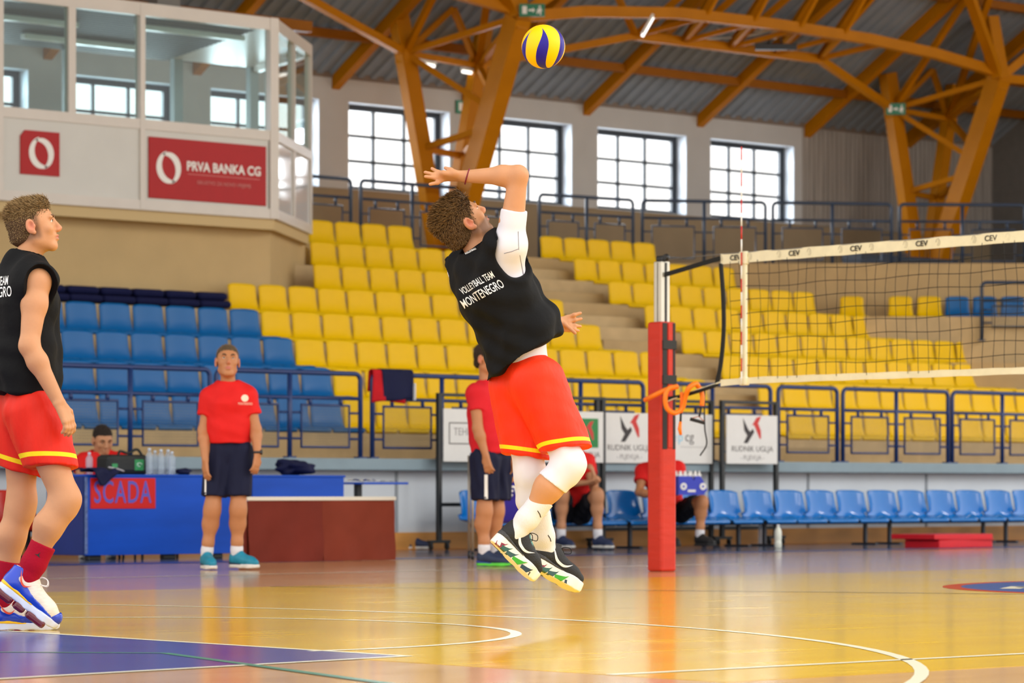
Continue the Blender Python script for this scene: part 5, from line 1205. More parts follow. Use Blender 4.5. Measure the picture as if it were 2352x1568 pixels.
    def shirt(s, m, hem_o, hem_n, g=.02, sleeve=.55, sr=(.075, .075), seed=2, amp=.006, fl=.74, extra=None, name='shirt', chest=.155, waist=.14, hip=.15, cuts=(), arms='RL', collar=True):
        J = s.J; lo = np.minimum.reduce([J[k] for k in ('pel', 'shR', 'shL', 'neck', 'chest', 'elR', 'elL')])-.3; hi = np.maximum.reduce([J[k] for k in ('pel', 'shR', 'shL', 'neck', 'elR', 'elL')])+.25
        Fd = SDF(lo, hi, s.vc); s.torso(Fd, g, .05, waist, chest, hip, fl)
        up = unit(J['neck']-J['chest'])
        if extra: extra(Fd)
        Fd.cut(hem_o, hem_n)
        for a in arms:
            if sleeve:
                d = unit(J['el'+a]-J['sh'+a]); e = J['sh'+a]+(J['el'+a]-J['sh'+a])*sleeve; Fd.cone(J['sh'+a], e+d*.05, sr[0], sr[1], .03, clips=[(e, d)])
        if collar: Fd.cone(J['neck']-up*.02, J['neck']+up*.12, .066, .080, .012, sub=True)
        for c, r in cuts: Fd.ell(c, (r, r, r) if np.isscalar(r) else r, None, .012, sub=True)
        me = Fd.mesh(name, 2, folds(seed, amp, 9, (22, 70), (1, 1, .6))); me.materials.append(m); s.sme = me; s.sho = sub(name, me, None, s.o); return s.sho
# ------------------------------------------------------------------ shoes
SHOE_CACHE = {}
def shoe(par, ankle, fwd, up, kind, side, scale=1., vox=.0045):
    """side: +1 when the outer side is at local -y (right shoe)"""
    f = Vector(unit(fwd)); u = Vector(up); u = (u-f*u.dot(f)).normalized(); l = u.cross(f)
    M = Matrix((f, l, u)).transposed().to_4x4(); M = Matrix.Translation(Vector(ankle)-(f*.065+u*.105)*scale) @ M @ Matrix.Diagonal((scale, scale*side, scale, 1))
    o = bpy.data.objects.new('shoe', None)
    def put(name, me, m, parent):
        me = me.mesh(name) if isinstance(me, MB) else me
        if not me.materials: me.materials.append(m)
        me = me.copy(); me.transform(M)
        if side < 0: me.flip_normals()
        return sub(name, me, None, parent)
    def cached(key, fn):
        k2 = (kind, key, vox)
        if k2 not in SHOE_CACHE: SHOE_CACHE[k2] = fn()
        return SHOE_CACHE[k2].copy()
    c = KINDS[kind]; th = c['sole']
    def upper():
        F = SDF((-.03, -.09, -.01), (.36, .09, .20), vox)
        z = th
        F.cone((.05, 0, z+.03), (.14, 0, z+.03), .040, .042, .02); F.cone((.14, 0, z+.03), (.225, .004, z+.020), .043, .042, .02); F.cone((.225, .004, z+.018), (.268, .008, z+.012), .040, .030, .02)
        F.cone((.045, 0, z+.03), (.045, 0, z+.085+c['collar']), .040, .037, .02); F.cone((.055, 0, z+.05), (.10, 0, z+.075), .042, .036, .03); F.cone((.09, 0, z+.055), (.19, .003, z+.03), .034, .030, .03)
        F.cone((.09, 0, z+.085), (.098, 0, z+.105+c['collar']), .022, .02, .012)
        F.cone((.052, 0, z+.10), (.046, 0, z+.22), .028, .034, .006, sub=True)
        F.cut((0, 0, z-.012), (0, 0, -1)); F.cut((.055, 0, z+.092+c['collar']), unit((-.25, 0, 1))) 
        return F.mesh('upper')
    def sole():
        F = SDF((-.05, -.09, -.02), (.36, .09, .10), vox)
        cl = [((0, 0, th), (0, 0, 1)), ((0, 0, 0), (0, 0, -1))]
        big = .3
        F.cone((.043, 0, th*.5), (.14, 0, th*.5), .046, .043, .01, ((0, 0, 1), 3), clips=cl); F.cone((.14, 0, th*.5), (.225, .004, th*.5), .043, .050, .01, ((0, 0, 1), 3), clips=cl); F.cone((.225, .004, th*.5), (.27, .008, th*.5), .049, .036, .01, ((0, 0, 1), 3), clips=cl)
        F.cone((.30, 0, -.035), (.36, 0, -.02), .03, .05, .02, ((0, 1, 0), 3), sub=True)
        return F.mesh('sole')
    um = put('upper', cached('upper', upper), c['upper'], par)
    sm_ = put('sole', cached('sole', sole), c['solem'], um)
    out = -1
    if c.get('heelband'):
        def hb():
            F = SDF((-.03, -.09, -.01), (.36, .09, .14), vox); cl = [((0, 0, th+.024), unit((.16, 0, 1))), ((0, 0, th-.002), (0, 0, -1)), ((.20, 0, 0), (1, 0, 0))]
            F.cone((.045, 0, th), (.14, 0, th), .0475, .0455, .01, ((0, 0, 1), 3), clips=cl); F.cone((.14, 0, th), (.2, 0, th), .0455, .046, .01, ((0, 0, 1), 3), clips=cl); return F.mesh('heel_band')
        put('heel_band', cached('hb', hb), c['heelband'], um)
    if c.get('tech'):
        for k, (x0, rgb) in enumerate(zip((.018, .05, .088, .13, .19, .245), ((130, 30, 60), (36, 90, 80), (40, 80, 80), (50, 160, 20), (24, 54, 70), (30, 44, 50)))):
            w = (.05, .05, .055, .07, .065, .045)[k]
            for sd in (-1, 1):
                pts = [(x0, 0), (x0+w*.6, 0), (x0+w*1.02, th*.78), (x0+w*.75, th*.55), (x0+w*.4, th*.42), (x0-.004, th*.3)]
                yw = lambda x: .0455 if x < .05 else (.044 if x < .15 else .050-.9*max(0, x-.235)**1.25*2.2)
                yc = lambda x: sd*(yw(x)*(math.sqrt(max(.06, 1-((.045-x)/.049)**2)) if x < .045 else 1)+.0015)
                mb = MB(); mb.add([(x, yc(x), max(z, .001)) for x, z in pts]+[(x, yc(x)*.55, max(z, .001)-.0025) for x, z in pts], [tuple(range(6)), tuple(range(6, 12))[::-1]]+[(i, (i+1) % 6, 6+(i+1) % 6, 6+i) for i in range(6)])
                put('tread_wedge', fixn(mb.mesh('tread_wedge')), mat('tread_%d_%d' % (rgb[0], rgb[1]), rgb, .5), sm_)
    if c.get('pods'):
        for x0, x1 in ((-.005, .085), (.095, .15), (.16, .255)):
            put('cushion_pod', fixn(MB().rbox(x0, x1, -.047, .047, -.028, .006, .012).mesh('cushion_pod')), c['pods'], sm_)
    if c.get('swoosh'):
        # long hooked tick on the outer side
        a = [(.225, .035), (.165, .022), (.115, .026), (.075, .055), (.052, .092), (.060, .060), (.078, .028), (.105, .006), (.135, -.002), (.165, .004)]
        A = [Vector((.20, 0, th+.050)), Vector((.165, 0, th+.030)), Vector((.135, 0, th+.028)), Vector((.10, 0, th+.045)), Vector((.05, 0, th+.085+c['collar']*.8))]
        Bp = [Vector((.20, 0, th+.050)), Vector((.168, 0, th+.021)), Vector((.135, 0, th+.015)), Vector((.094, 0, th+.033)), Vector((.05, 0, th+.085+c['collar']*.8))]
        if c.get('small'): A, Bp = [[Vector((.035+(p.x-.05)*.5, 0, th+.03+(p.z-th)*.62)) for p in q_] for q_ in (A, Bp)]
        pa, pb_ = bez(A, 5), bez(Bp, 5); base = cached('upper', upper)
        for sd in (-1, 1):
            mb = MB(); n = len(pa); mb.add([(p.x, sd*.12, p.z) for p in pa]+[(p.x, sd*.12, p.z) for p in pb_], [(i, i+1, n+i+1, n+i) for i in range(n-1)])
            me = decal(mb.mesh('tick_mark'), base, (0, -sd, 0), .0085 if c.get('small') else .0018, .0); put('tick_mark', me, c['swoosh'], um)
    def laces():
        mb = MB(); z = th
        for k in range(5): x = .115+.022*k; zz = z+.087-.0105*k; mb.tube([(x, -.026, zz-.006), (x+.006, 0, zz+.003), (x, .026, zz-.006)], .003, 5)
        return mb.mesh('laces')
    if c.get('lace'):
        put('laces', laces(), c['lace'], um)
        if c.get('loops'):
            for sd in (-1, 1): put('lace_loop', MB().tube(bez([(.115, 0, th+.09), (.125, sd*.02, th+.115), (.150, sd*.042, th+.12), (.165, sd*.038, th+.10), (.14, sd*.018, th+.088), (.118, 0, th+.088)], 6), .0022, 5), c['lace'], um)
    if c.get('toecap'):
        def tc():
            F = SDF((.1, -.09, -.01), (.36, .09, .14), vox); F.cone((.225, .004, th+.018), (.268, .008, th+.012), .0465, .037, .02, clips=[((.235, 0, 0), unit((-1, 0, .55))), ((0, 0, th-.004), (0, 0, -1))]); return F.mesh('toe_cap')
        put('toe_cap', cached('tc', tc), c['toecap'], um)
    if c.get('quarter'):
        def qt():
            F = SDF((-.03, -.09, -.01), (.36, .09, .20), vox); z = th; cl = [((.10, 0, z+.05), unit((.75, 0, .6))), ((0, 0, z), (0, 0, -1)), ((.055, 0, z+.09+c['collar']), unit((-.25, 0, 1)))]
            F.cone((.05, 0, z+.03), (.14, 0, z+.03), .0475, .0495, .02, clips=cl); F.cone((.14, 0, z+.03), (.225, .004, z+.020), .0500, .0490, .02, clips=[((.24, 0, z+.012), unit((.2, 0, 1))), ((0, 0, z), (0, 0, -1))]); F.cone((.045, 0, z+.03), (.045, 0, z+.085+c['collar']), .0470, .0440, .02, clips=cl)
            F.cone((.052, 0, z+.10), (.046, 0, z+.22), .029, .035, .004, sub=True); return F.mesh('quarter')
        put('quarter', cached('qt', qt), c['quarter'], um)
    return um
def m_(n, rgb, r=.5, **k): return mat(n, rgb, r, **k)
KINDS = {
 'jump': dict(upper=m_('shoe_black', (28, 28, 30), .7, bump=.4, bscale=140), solem=m_('sole_white', (238, 232, 220), .4), sole=.055, collar=.02, heelband=m_('speckle', (60, 60, 62), .6, noise=.6, nscale=220), tech=True, swoosh=m_('tick_white', (240, 238, 236), .5), lace=m_('lace_black', (20, 20, 22), .7), loops=True),
 'stand': dict(upper=m_('knit_white', (226, 216, 204), .7, noise=.1, nscale=40, stretch=(1, 1, 5)), solem=m_('sole_pale_blue', (206, 214, 236), .3), sole=.03, collar=.015, pods=m_('pod_maroon', (96, 10, 34), .15, spec=.7), heelband=m_('heel_yellow', (250, 196, 20), .3), quarter=m_('quarter_blue', (22, 62, 190), .2, spec=.6), toecap=m_('toe_blue', (22, 60, 186), .2, spec=.6), swoosh=m_('tick_orange', (222, 78, 52), .4), small=True, lace=m_('lace_white', (232, 230, 228), .6), loops=True),
 'teal': dict(upper=m_('shoe_teal', (18, 132, 160), .55, noise=.12, nscale=30), solem=m_('sole_ivory', (226, 222, 214), .5), sole=.028, collar=0., heelband=m_('heel_navy', (26, 58, 84), .5), lace=m_('lace_navy', (30, 50, 76), .6)),
 'navy': dict(upper=m_('shoe_navy', (38, 50, 84), .6, noise=.1, nscale=30), solem=m_('sole_ivory', (226, 222, 214), .5), sole=.026, collar=0., lace=m_('lace_grey', (190, 196, 206), .6)),
 'green': dict(upper=m_('shoe_darknavy', (30, 46, 76), .6, noise=.1, nscale=30), solem=m_('sole_lime', (90, 210, 60), .4), sole=.024, collar=0., heelband=m_('heel_blue', (40, 60, 150), .5), lace=m_('lace_navy', (30, 50, 76), .6)),
 'dark': dict(upper=m_('shoe_charcoal', (34, 34, 34), .6), solem=m_('sole_dark', (50, 50, 50), .5), sole=.026, collar=0., lace=m_('lace_dark', (60, 60, 60), .6)),
}
def flat_decal(name, pts_or_me, target, m, par, **k):
    me = decal(pts_or_me, target, **k); me.materials.clear(); me.materials.append(m); return sub(name, me, None, par)
def text_local(txt, centre, ang, size, sx=1., shear=0., bold=0., space=1.):
    """text standing in the x-z plane of the person's frame"""
    me = text_mesh(txt, size, 0., bold, sx, shear, space); me.transform(Matrix.Translation(Vector(centre)) @ Matrix.Rotation(-ang, 4, 'Y') @ Matrix.Rotation(PI/2, 4, 'X')); return me

# ------------------------------------------------------------------ the jumping player
Y2 = FPX/500.; p2 = lambda x, y, d=0.: np.array([(x-1200)/500., d, (HORIZON+EYE*500.-y)/500.])
ph = math.radians(35); F2 = (math.cos(ph), math.sin(ph))
J = dict(pel=p2(1206, 868), waist=p2(1186, 770), chest=p2(1140, 668), neck=p2(1103, 590, .0), hc=p2(1063, 514, .0), hf=(.63, .27, .73), hu=(-.67, -.29, .68),
         shR=p2(1170, 572, -.15), elR=p2(1190, 412, -.20), wrR=p2(1068, 411, -.12), shL=p2(1068, 612, .17), elL=p2(1170, 735, .34), wrL=p2(1266, 738, .42),
         hipR=p2(1242, 880, -.08), knR=p2(1308, 1066, -.14), anR=p2(1186, 1222, -.13), hipL=p2(1178, 880, .08), knL=p2(1218, 1088, .05), anL=p2(1256, 1268, .17))
A = Person('jumping player in black sleeveless shirt, orange red shorts and white knee sleeves', 1200, Y2, J, F2, .0040, .0055, hs=1.05)
hR = [p2(1024, 391, -.11), p2(993, 391, -.08), p2(978, 401, -.11), p2(979, 412, -.14), p2(990, 431, -.17)]
hL = [p2(1325, 755, .40), p2(1338, 706, .46), p2(1340, 719, .48), p2(1338, 737, .48), p2(1333, 748, .46)]
A.body(dict(R=dict(d=(-1, .1, .04), n=(-.1, -.35, -.95), side=1, tips=hR), L=dict(d=(1, .35, .15), n=(.2, -.9, .2), side=-1, tips=hL)))
P, M = A.P, A.M
def beard2(q):
    st = ss(-.03, -.05, q[:, 2])*ss(-.01, .02, q[:, 1]+.1*q[:, 2])*ss(-.128, -.112, q[:, 2])*ss(.16, .14, np.abs(q[:, 1]))*(np.abs(q[:, 0]) < .09)
    bz = ss(.04, .01, q[:, 1])*ss(-.085, -.05, q[:, 2])*ss(.0865, .079, np.abs(q[:, 0]))*ss(.1, .06, q[:, 2])*(q[:, 1] > -.15)
    return np.maximum(st*.8, bz*.8)
A.finish_body(beard2); A.hair((70, 50, 30), .012, .014, .056, -.085, quiff=.006, amp=.0015, n=9000, Lt=.030, Ls=.011, tip=(150, 112, 62)); eyes_brows(A.o, P, M, 1.05, brow=(96, 72, 48))
hemO, hemN = p2(1125, 872), unit((.56, .0, -.83))
tk = dict(g=.035, fl=.78, chest=.165, waist=.15, hip=.165)
def under(Fd): pass
A.shirt(M_uw, p2(1190, 838), unit((.15, 0, -1)), g=.012, sleeve=.52, sr=(.068, .0585), seed=4, amp=.001, name='undershirt', chest=.158, waist=.13, hip=.13)
ume = A.sme
shc = A.J['shR']
A.shirt(M_black, hemO, hemN, seed=7, amp=.0045, sleeve=0, name='shirt', cuts=[(p2(1196, 590, -.24), (.115, .17, .125)), (p2(1190, 545, -.16), (.10, .13, .12)), (A.J['shL']+V3(-.03, .06, -.06), .13)], collar=True, extra=lambda Fd: (Fd.cone(p2(1172, 640, .02), p2(1218, 742, .02), .085, .125, .05), Fd.cone(p2(1218, 742, .02), p2(1238, 770, .02), .12, .10, .03), Fd.cone(p2(1176, 800), p2(1178, 850), .112, .112, .05)), **tk)
tme = A.sme
for t, c, sz, an in (('VOLLEYBALL TEAM', p2(1098, 654), .0485, .46), ('MONTENEGRO', p2(1110, 679), .060, .46)):
    flat_decal('lettering', text_local(t, c-V3(0, .6, 0), an, sz, sx=.40 if len(t) > 12 else .50, bold=.0004, shear=-.25), tme, M_white, A.sho, start=0., off=.002)
flat_decal('lettering', text_local('VOLLEYBALL', p2(1082, 580)-V3(0, .6, 0), .42, .012, sx=.8, bold=.0004), tme, M_white, A.sho, start=0., off=.002)
sm1 = MB().tube([p2(1158, 590, -.6), p2(1175, 586, -.6), p2(1190, 580, -.6)], .0012, 4, caps=False).tube([p2(1190, 540, -.6), p2(1191, 580, -.6), p2(1203, 640, -.6)], .0012, 4, caps=False)
flat_decal('seam', sm1.mesh('seam'), ume, mat('seam_grey', (170, 172, 184), .7), [c for c in A.o.children if c.name.startswith('undershirt')][0], start=0., off=.001)
# shorts by hand so that both legs sit right
A.J['hipR'] = p2(1232, 880, -.07); A.J['hipL'] = p2(1186, 885, .07)
A.J['knR'], kr = p2(1318, 1072, -.12), A.J['knR']; A.J['knL'], kl = p2(1216, 1090, .06), A.J['knL']
A.shorts(M_ured2, .80, .80, (.132, .110), seed=12, amp=.0012, stripe=(.022, .040), tilt=(-.28, 0, 0))
A.J['knR'], A.J['knL'] = kr, kl
# white sleeves over the knees
J = A.J
for a, e0, e1 in (('R', .62, .30), ('L', .5, .52)):
    kn, an, hp = J['kn'+a], J['an'+a], J['hip'+a]; s0 = hp+(kn-hp)*e0; s1 = kn+(an-kn)*e1; F = SDF(np.minimum.reduce([s0, s1, kn])-.12, np.maximum.reduce([s0, s1, kn])+.12, .005); d0, d1 = unit(kn-hp), unit(an-kn)
    b = np.append(np.array(F2), 0)*-.018
    F.cone(s0-d0*.05, kn, .086, .0665, .045); F.chain([kn, kn+(an-kn)*.12, kn+(an-kn)*.34+b, kn+(an-kn)*.75], [.0665, .064, .0665, .045], .045); F.cut(s0, -d0); F.cut(s1, d1)
    sub('knee_sleeve', F.mesh('knee_sleeve', 1, folds(20, .0005, 6, (60, 120))), M_uw, A.o)
A.socks(M_sockw, .50, .046, dict(R=(.66, .22, .72), L=(.40, .42, .81)))
for a, c in (('R', p2(1237, 1178)), ('L', p2(1262, 1235))):
    mk = MB().tube([c+V3(-.006, -.5, .012), c+V3(.004, -.5, -.004), c+V3(.008, -.5, -.018)], .0018, 4, caps=False); s_ = A.__dict__['sock'+a]; flat_decal('tick_mark', mk.mesh('tick_mark'), s_.data, M_ink, s_, start=0.)
shoe(A.o, J['anR']+V3(-.012, 0, -.008), (.70, .20, -.69), (.66, .22, .72), 'jump', 1, .92); shoe(A.o, J['anL']+V3(.006, -.0, -.01), (.80, .34, -.46), (.40, .30, .84), 'jump', -1, .92)
obj('wrist_band', MB().tube([J['wrR']+V3(.012+.010*math.sin(t), .036*math.cos(t), .034*math.sin(t)) for t in [k*2*PI/16 for k in range(16)]], .0035, 6, closed=True), mat('band_maroon', (120, 16, 40), .7), A.o)

# ------------------------------------------------------------------ the ball
bc = camY(1248, 107, 15.6); BR = .105
ball = thing('volleyball', 'yellow and blue volleyball in the air above the jumping player', 'ball', bc, -YAW)
rot = Matrix.Rotation(math.radians(-16), 3, 'Y') @ Matrix.Rotation(math.radians(14), 3, 'X')
M_by = mat('ball_yellow', (255, 200, 0), .42, bump=.12, bscale=250, spec=.25); M_bbl = mat('ball_blue', (40, 28, 140), .42, bump=.12, bscale=250, spec=.25)
sst = lambda a, b, x: (lambda t: t*t*(3-2*t))(min(1, max(0, (x-a)/(b-a))))
for k in range(10):
    y_ = k % 2 == 0; mid = 72*(k//2)+(0 if y_ else 36)
    mb = MB(); mb.sm = True; nu, nv = 10, 24; vs = []; fs = []
    for j in range(nv+1):
        t = j/nv; th = PI*(.004+.992*t); bl = max(.4, 33*sst(.1, .5, t))
        for i in range(nu+1):
            u = i/nu; hw = (72-bl)/2 if y_ else bl/2
            a = math.radians(mid+(2*u-1)*hw-133)-.5*math.sin((t-.5)*PI)
            e = min(u, 1-u)*hw*2*math.sin(th); r = BR*(1-.010*math.exp(-e/1.2))
            vs.append(rot @ Vector((r*math.sin(th)*math.cos(a), r*math.sin(th)*math.sin(a), r*math.cos(th))))
    for j in range(nv):
        for i in range(nu): q = j*(nu+1)+i; fs.append((q, q+nu+1, q+nu+2, q+1))
    obj('panel', mb.add(vs, fs), M_by if y_ else M_bbl, ball, fix=False)
obj('bladder', MB().lathe([(BR*.985*math.sin(PI*k/16)+1e-4, BR*.985*math.cos(PI*k/16)) for k in range(17)], 24), mat('ball_seam', (60, 50, 40), .7), ball)
# ------------------------------------------------------------------ the standing player on the left
Q1 = 515.; p1 = lambda x, y, d=0.: np.array([(x-70)/Q1, d, (HORIZON+EYE*Q1-y)/Q1])
ph = math.radians(24); F1 = (math.cos(ph), math.sin(ph))
J = dict(pel=p1(58, 925), waist=p1(50, 820), chest=p1(48, 705), neck=p1(60, 604), hc=p1(76, 523), hf=(.97, .09, .21), hu=(-.21, 0, .97),
         shR=p1(98, 652, -.17), elR=p1(86, 800, -.245), wrR=p1(152, 925, -.25), shL=p1(22, 652, .17), elL=p1(0, 800, .27), wrL=p1(50, 925, .30),
         hipR=p1(82, 950, -.09), knR=p1(160, 1146, -.12), anR=p1(72, 1322, -.12), hipL=p1(40, 950, .09), knL=p1(42, 1150, .10), anL=p1(-4, 1392, .12))
B = Person('tall player standing at the left in black sleeveless shirt and red shorts, looking right', 70, FPX/Q1, J, F1, .0040, .0055)
B.body(dict(R=dict(d=(.45, .05, -.9), n=(.75, -.5, .42), side=-1, curl=.45, spread=.05), L=dict(d=(.4, .05, -.9), n=(.6, .6, .3), side=1, curl=.4)))
P, M = B.P, B.M
def buzz1(q): return .75*ss(.045, .02, q[:, 1])*ss(-.075, -.045, q[:, 2])*ss(.0865, .079, np.abs(q[:, 0]))*ss(.11, .08, q[:, 2])*(q[:, 1] > -.15)
B.finish_body(buzz1); B.hair((104, 80, 48), .002, .010, .064, -.062, quiff=.008, amp=.001, side_rgb=(84, 64, 46), n=8000, Lt=.026, Ls=.006, tip=(176, 142, 92)); eyes_brows(B.o, P, M, 1., brow=(110, 84, 58))
B.shirt(M_black, p1(60, 906), unit((-.03, 0, -1)), g=.032, fl=.78, chest=.17, waist=.165, hip=.165, sleeve=0, seed=17, amp=.004, cuts=[(B.J['shR']+V3(.03, -.075, -.055), (.075, .095, .125)), (B.J['shL']+V3(-.02, .08, -.05), (.08, .1, .12))],
        extra=lambda Fd: (Fd.cone(B.J['neck']+V3(.0, -.06, .0), B.J['shR']+V3(.0, -.0, .018), .05, .062, .03), Fd.cone(B.J['pel'], B.J['pel']+V3(0, 0, .2), .17, .17, .06, (B.F, .85))))
for t, c, sz in (('VOLLEYBALL TEAM', p1(-16, 652), .058), ('MONTENEGRO', p1(-14, 678), .066)):
    flat_decal('lettering', text_local(t, c-V3(0, .6, 0), .03, sz, sx=.40 if len(t) > 12 else .50, bold=.0006), B.sme, M_white, B.sho, start=0., off=.002)
kr, kl = B.J['knR'].copy(), B.J['knL'].copy(); B.J['knR'] = p1(148, 1140, -.12); B.J['hipR'] = p1(84, 945, -.07)
B.shorts(M_ured, .66, .66, (.140, .108), seed=31, amp=.0014, stripe=(.036, .056), tilt=(-.30, 0, 0)); B.J['knR'] = kr
B.socks(M_sockr, .42, .050, dict(R=(.60, .10, .78)))
mk = MB().prism([(-.014, .004), (.0, .002), (.012, .012), (.006, 0), (.010, -.014), (0, -.005)], -.5, -.5, lambda a, b, z: tuple(p1(100, 1272, 0)+V3(a, z, b))); mk.f = mk.f[:1]; mk.mi = mk.mi[:1]; mk.smooth = mk.smooth[:1]
flat_decal('sock_emblem', mk.mesh('sock_emblem'), B.sockR.data, M_ink, B.sockR, start=0.)
shoe(B.o, B.J['anR']+V3(-.012, 0, .0), (.77, .16, -.60), (.60, .10, .78), 'stand', 1, 1.05); shoe(B.o, B.J['anL']+V3(.005, 0, -.0), (.95, .28, .0), (0, 0, 1), 'stand', -1, 1.05)
# ------------------------------------------------------------------ coach facing the camera
def PJ(x0, ppm): yf = HORIZON+EYE*ppm; return lambda x, y, d=0.: np.array([(x-x0)/ppm, d, (yf-y)/ppm])
q = 289.; pp = PJ(525, q)
J = dict(pel=pp(527, 1030), chest=pp(526, 925), neck=pp(525, 892), hc=pp(523, 832, -.02), hf=(.16, -.96, .20), hu=(0, .18, .98),
         shR=pp(484, 913), elR=pp(468, 988, -.02), wrR=pp(475, 1056, -.13), shL=pp(568, 913), elL=pp(588, 985, -.02), wrL=pp(594, 1042, -.12),
         hipR=pp(503, 1035), knR=pp(489, 1165, -.03), anR=pp(474, 1275, .02), hipL=pp(551, 1035), knL=pp(548, 1165, -.03), anL=pp(543, 1273, .02))
C = Person('standing man in red t-shirt and navy shorts facing the court, looking up', 525, FPX/q, J, (.1, -1), .0075, .0085, skin=M_skin2, hs=1.12)
C.body(dict(R=dict(d=(.05, -.05, -1), n=(-.8, -.5, 0), side=1, curl=.3), L=dict(d=(-.1, -.1, -1), n=(.8, -.5, 0), side=-1, curl=.3)))
C.finish_body(); C.hair((92, 76, 58), .004, .006, .066, -.065, amp=.0005, n=3000, Lt=.014, Ls=.007); eyes_brows(C.o, C.P, C.M, 1.12)
C.shirt(M_rshirt, pp(527, 1018), (0, 0, -1), g=.02, chest=.165, waist=.15, hip=.15, sleeve=.56, sr=(.070, .080), seed=5, amp=.0022, fl=.8)
em = MB().lathe([(.028, 0), (.028, .001)], 16, tuple(pp(565, 915)-V3(0, .5, 0)), Matrix.Rotation(PI/2, 3, 'X')); em.f = [em.f[-1]]; em.mi = [0]; em.smooth = [False]
flat_decal('chest_emblem', em.mesh('chest_emblem'), C.sme, mat('print_cream', (246, 220, 196), .6), C.sho, start=0.)
flat_decal('lettering', text_local('MONTENEGRO', pp(566, 928)-V3(0, .5, 0), 0, .026, sx=.6), C.sme, MATS['print_cream'], C.sho, start=0.)
C.shorts(M_nshort, .80, .80, (.108, .100), seed=8, amp=.003, g=.015)
flat_decal('side_stripe', MB().add([tuple(pp(473, y_)+V3(dx, -.4, 0)) for y_ in (1090, 1135) for dx in (0, .012)], [(0, 1, 3, 2)]).mesh('side_stripe'), C.so.data, M_white, C.so, start=0.)
C.socks(M_sockw, .24, .044)
shoe(C.o, C.J['anR'], (.28, -.95, 0), (0, 0, 1), 'teal', 1, 1., .006); shoe(C.o, C.J['anL'], (.80, -.60, 0), (0, 0, 1), 'teal', -1, 1., .006)
w = C.J['wrL']; obj('wrist_watch', MB().tube([w+V3(.034*math.cos(t), .030*math.sin(t), .012) for t in [k*2*PI/14 for k in range(14)]], .010, 6, closed=True).lathe([(.02, -.006), (.02, .006)], 12, tuple(w+V3(.034, -.006, .012)), Matrix.Rotation(PI/2, 3, 'Y')), mat('watch_dark', (40, 42, 46), .3), C.o)
# ------------------------------------------------------------------ man in red behind the jumping player
q = 276.; pp = PJ(1118, q)
J = dict(pel=pp(1128, 1048), chest=pp(1122, 945), neck=pp(1117, 880), hc=pp(1118, 826), hf=(.80, -.55, -.05), hu=(0, 0, 1),
         shR=pp(1094, 905, -.12), elR=pp(1098, 985, -.18), wrR=pp(1116, 1046, -.20), shL=pp(1160, 905, .12), elL=pp(1168, 985, .14), wrL=pp(1170, 1045, .05),
         hipR=pp(1115, 1055, -.07), knR=pp(1113, 1168, -.08), anR=pp(1112, 1270, -.08), hipL=pp(1142, 1055, .07), knL=pp(1140, 1168, .07), anL=pp(1136, 1268, .07))
D = Person('man in red t-shirt and navy shorts standing sideways behind the jumping player', 1118, FPX/q, J, (.80, -.6), .0078, .0088, skin=M_skin2, hs=1.06)
D.body(dict(R=dict(d=(.2, -.1, -1), n=(-.5, -.8, 0), side=1, curl=.35), L=dict(d=(.1, 0, -1), n=(.6, .7, 0), side=-1, curl=.3)))
D.finish_body(); D.hair((56, 44, 36), .004, .006, .062, -.065, amp=.0005, n=3000, Lt=.016, Ls=.007); eyes_brows(D.o, D.P, D.M, 1.)
D.shirt(mat('tshirt_crimson', (214, 34, 44), .75, noise=.05, nscale=8, spec=.2), pp(1128, 1040), (0, 0, -1), g=.022, chest=.16, waist=.16, hip=.165, sleeve=.50, sr=(.072, .078), seed=6, amp=.0022, fl=.85)
D.shorts(M_nshort, .82, .82, (.13, .11), seed=9, amp=.003, g=.02)
flat_decal('side_stripe', MB().add([tuple(pp(1117, y_)+V3(dx, -.5, 0)) for y_ in (1090, 1145) for dx in (-.014, .014)], [(0, 1, 3, 2)]).mesh('side_stripe'), D.so.data, M_white, D.so, start=0.)
D.socks(M_sockw, .30, .043)
shoe(D.o, D.J['anR'], (.9, -.42, 0), (0, 0, 1), 'green', 1, .98, .006); shoe(D.o, D.J['anL'], (.9, -.42, 0), (0, 0, 1), 'green', -1, .98, .006)
# ------------------------------------------------------------------ seated men
def seated(label, x0, ppm, J, F, hairc, shirtm, shortm, shoek, hands, skin, seed, hs=1.0, sock=.2):
    S = Person(label, x0, FPX/ppm, J, F, .0085, .0095, skin=skin, hs=hs); S.body(hands); S.finish_body(); S.hair(hairc, .004, .006, .066, -.065, amp=.0005, n=2500, Lt=.014, Ls=.007); eyes_brows(S.o, S.P, S.M, hs)
    up = unit(S.J['chest']-S.J['pel']); S.shirt(shirtm, S.J['pel']-up*.02, -up, g=.02, chest=.16, waist=.155, hip=.155, sleeve=.52, sr=(.08, .082), seed=seed, amp=.0022, fl=.82)
    S.shorts(shortm, .78, .78, (.115, .10), seed=seed+1, amp=.004, g=.01); S.socks(M_sockw, sock, .044)
    for a, sd in (('R', 1), ('L', -1)): shoe(S.o, S.J['an'+a], J['f'+a], (0, 0, 1), shoek, sd, .98, .006)
    return S
pp = PJ(238, 245.)
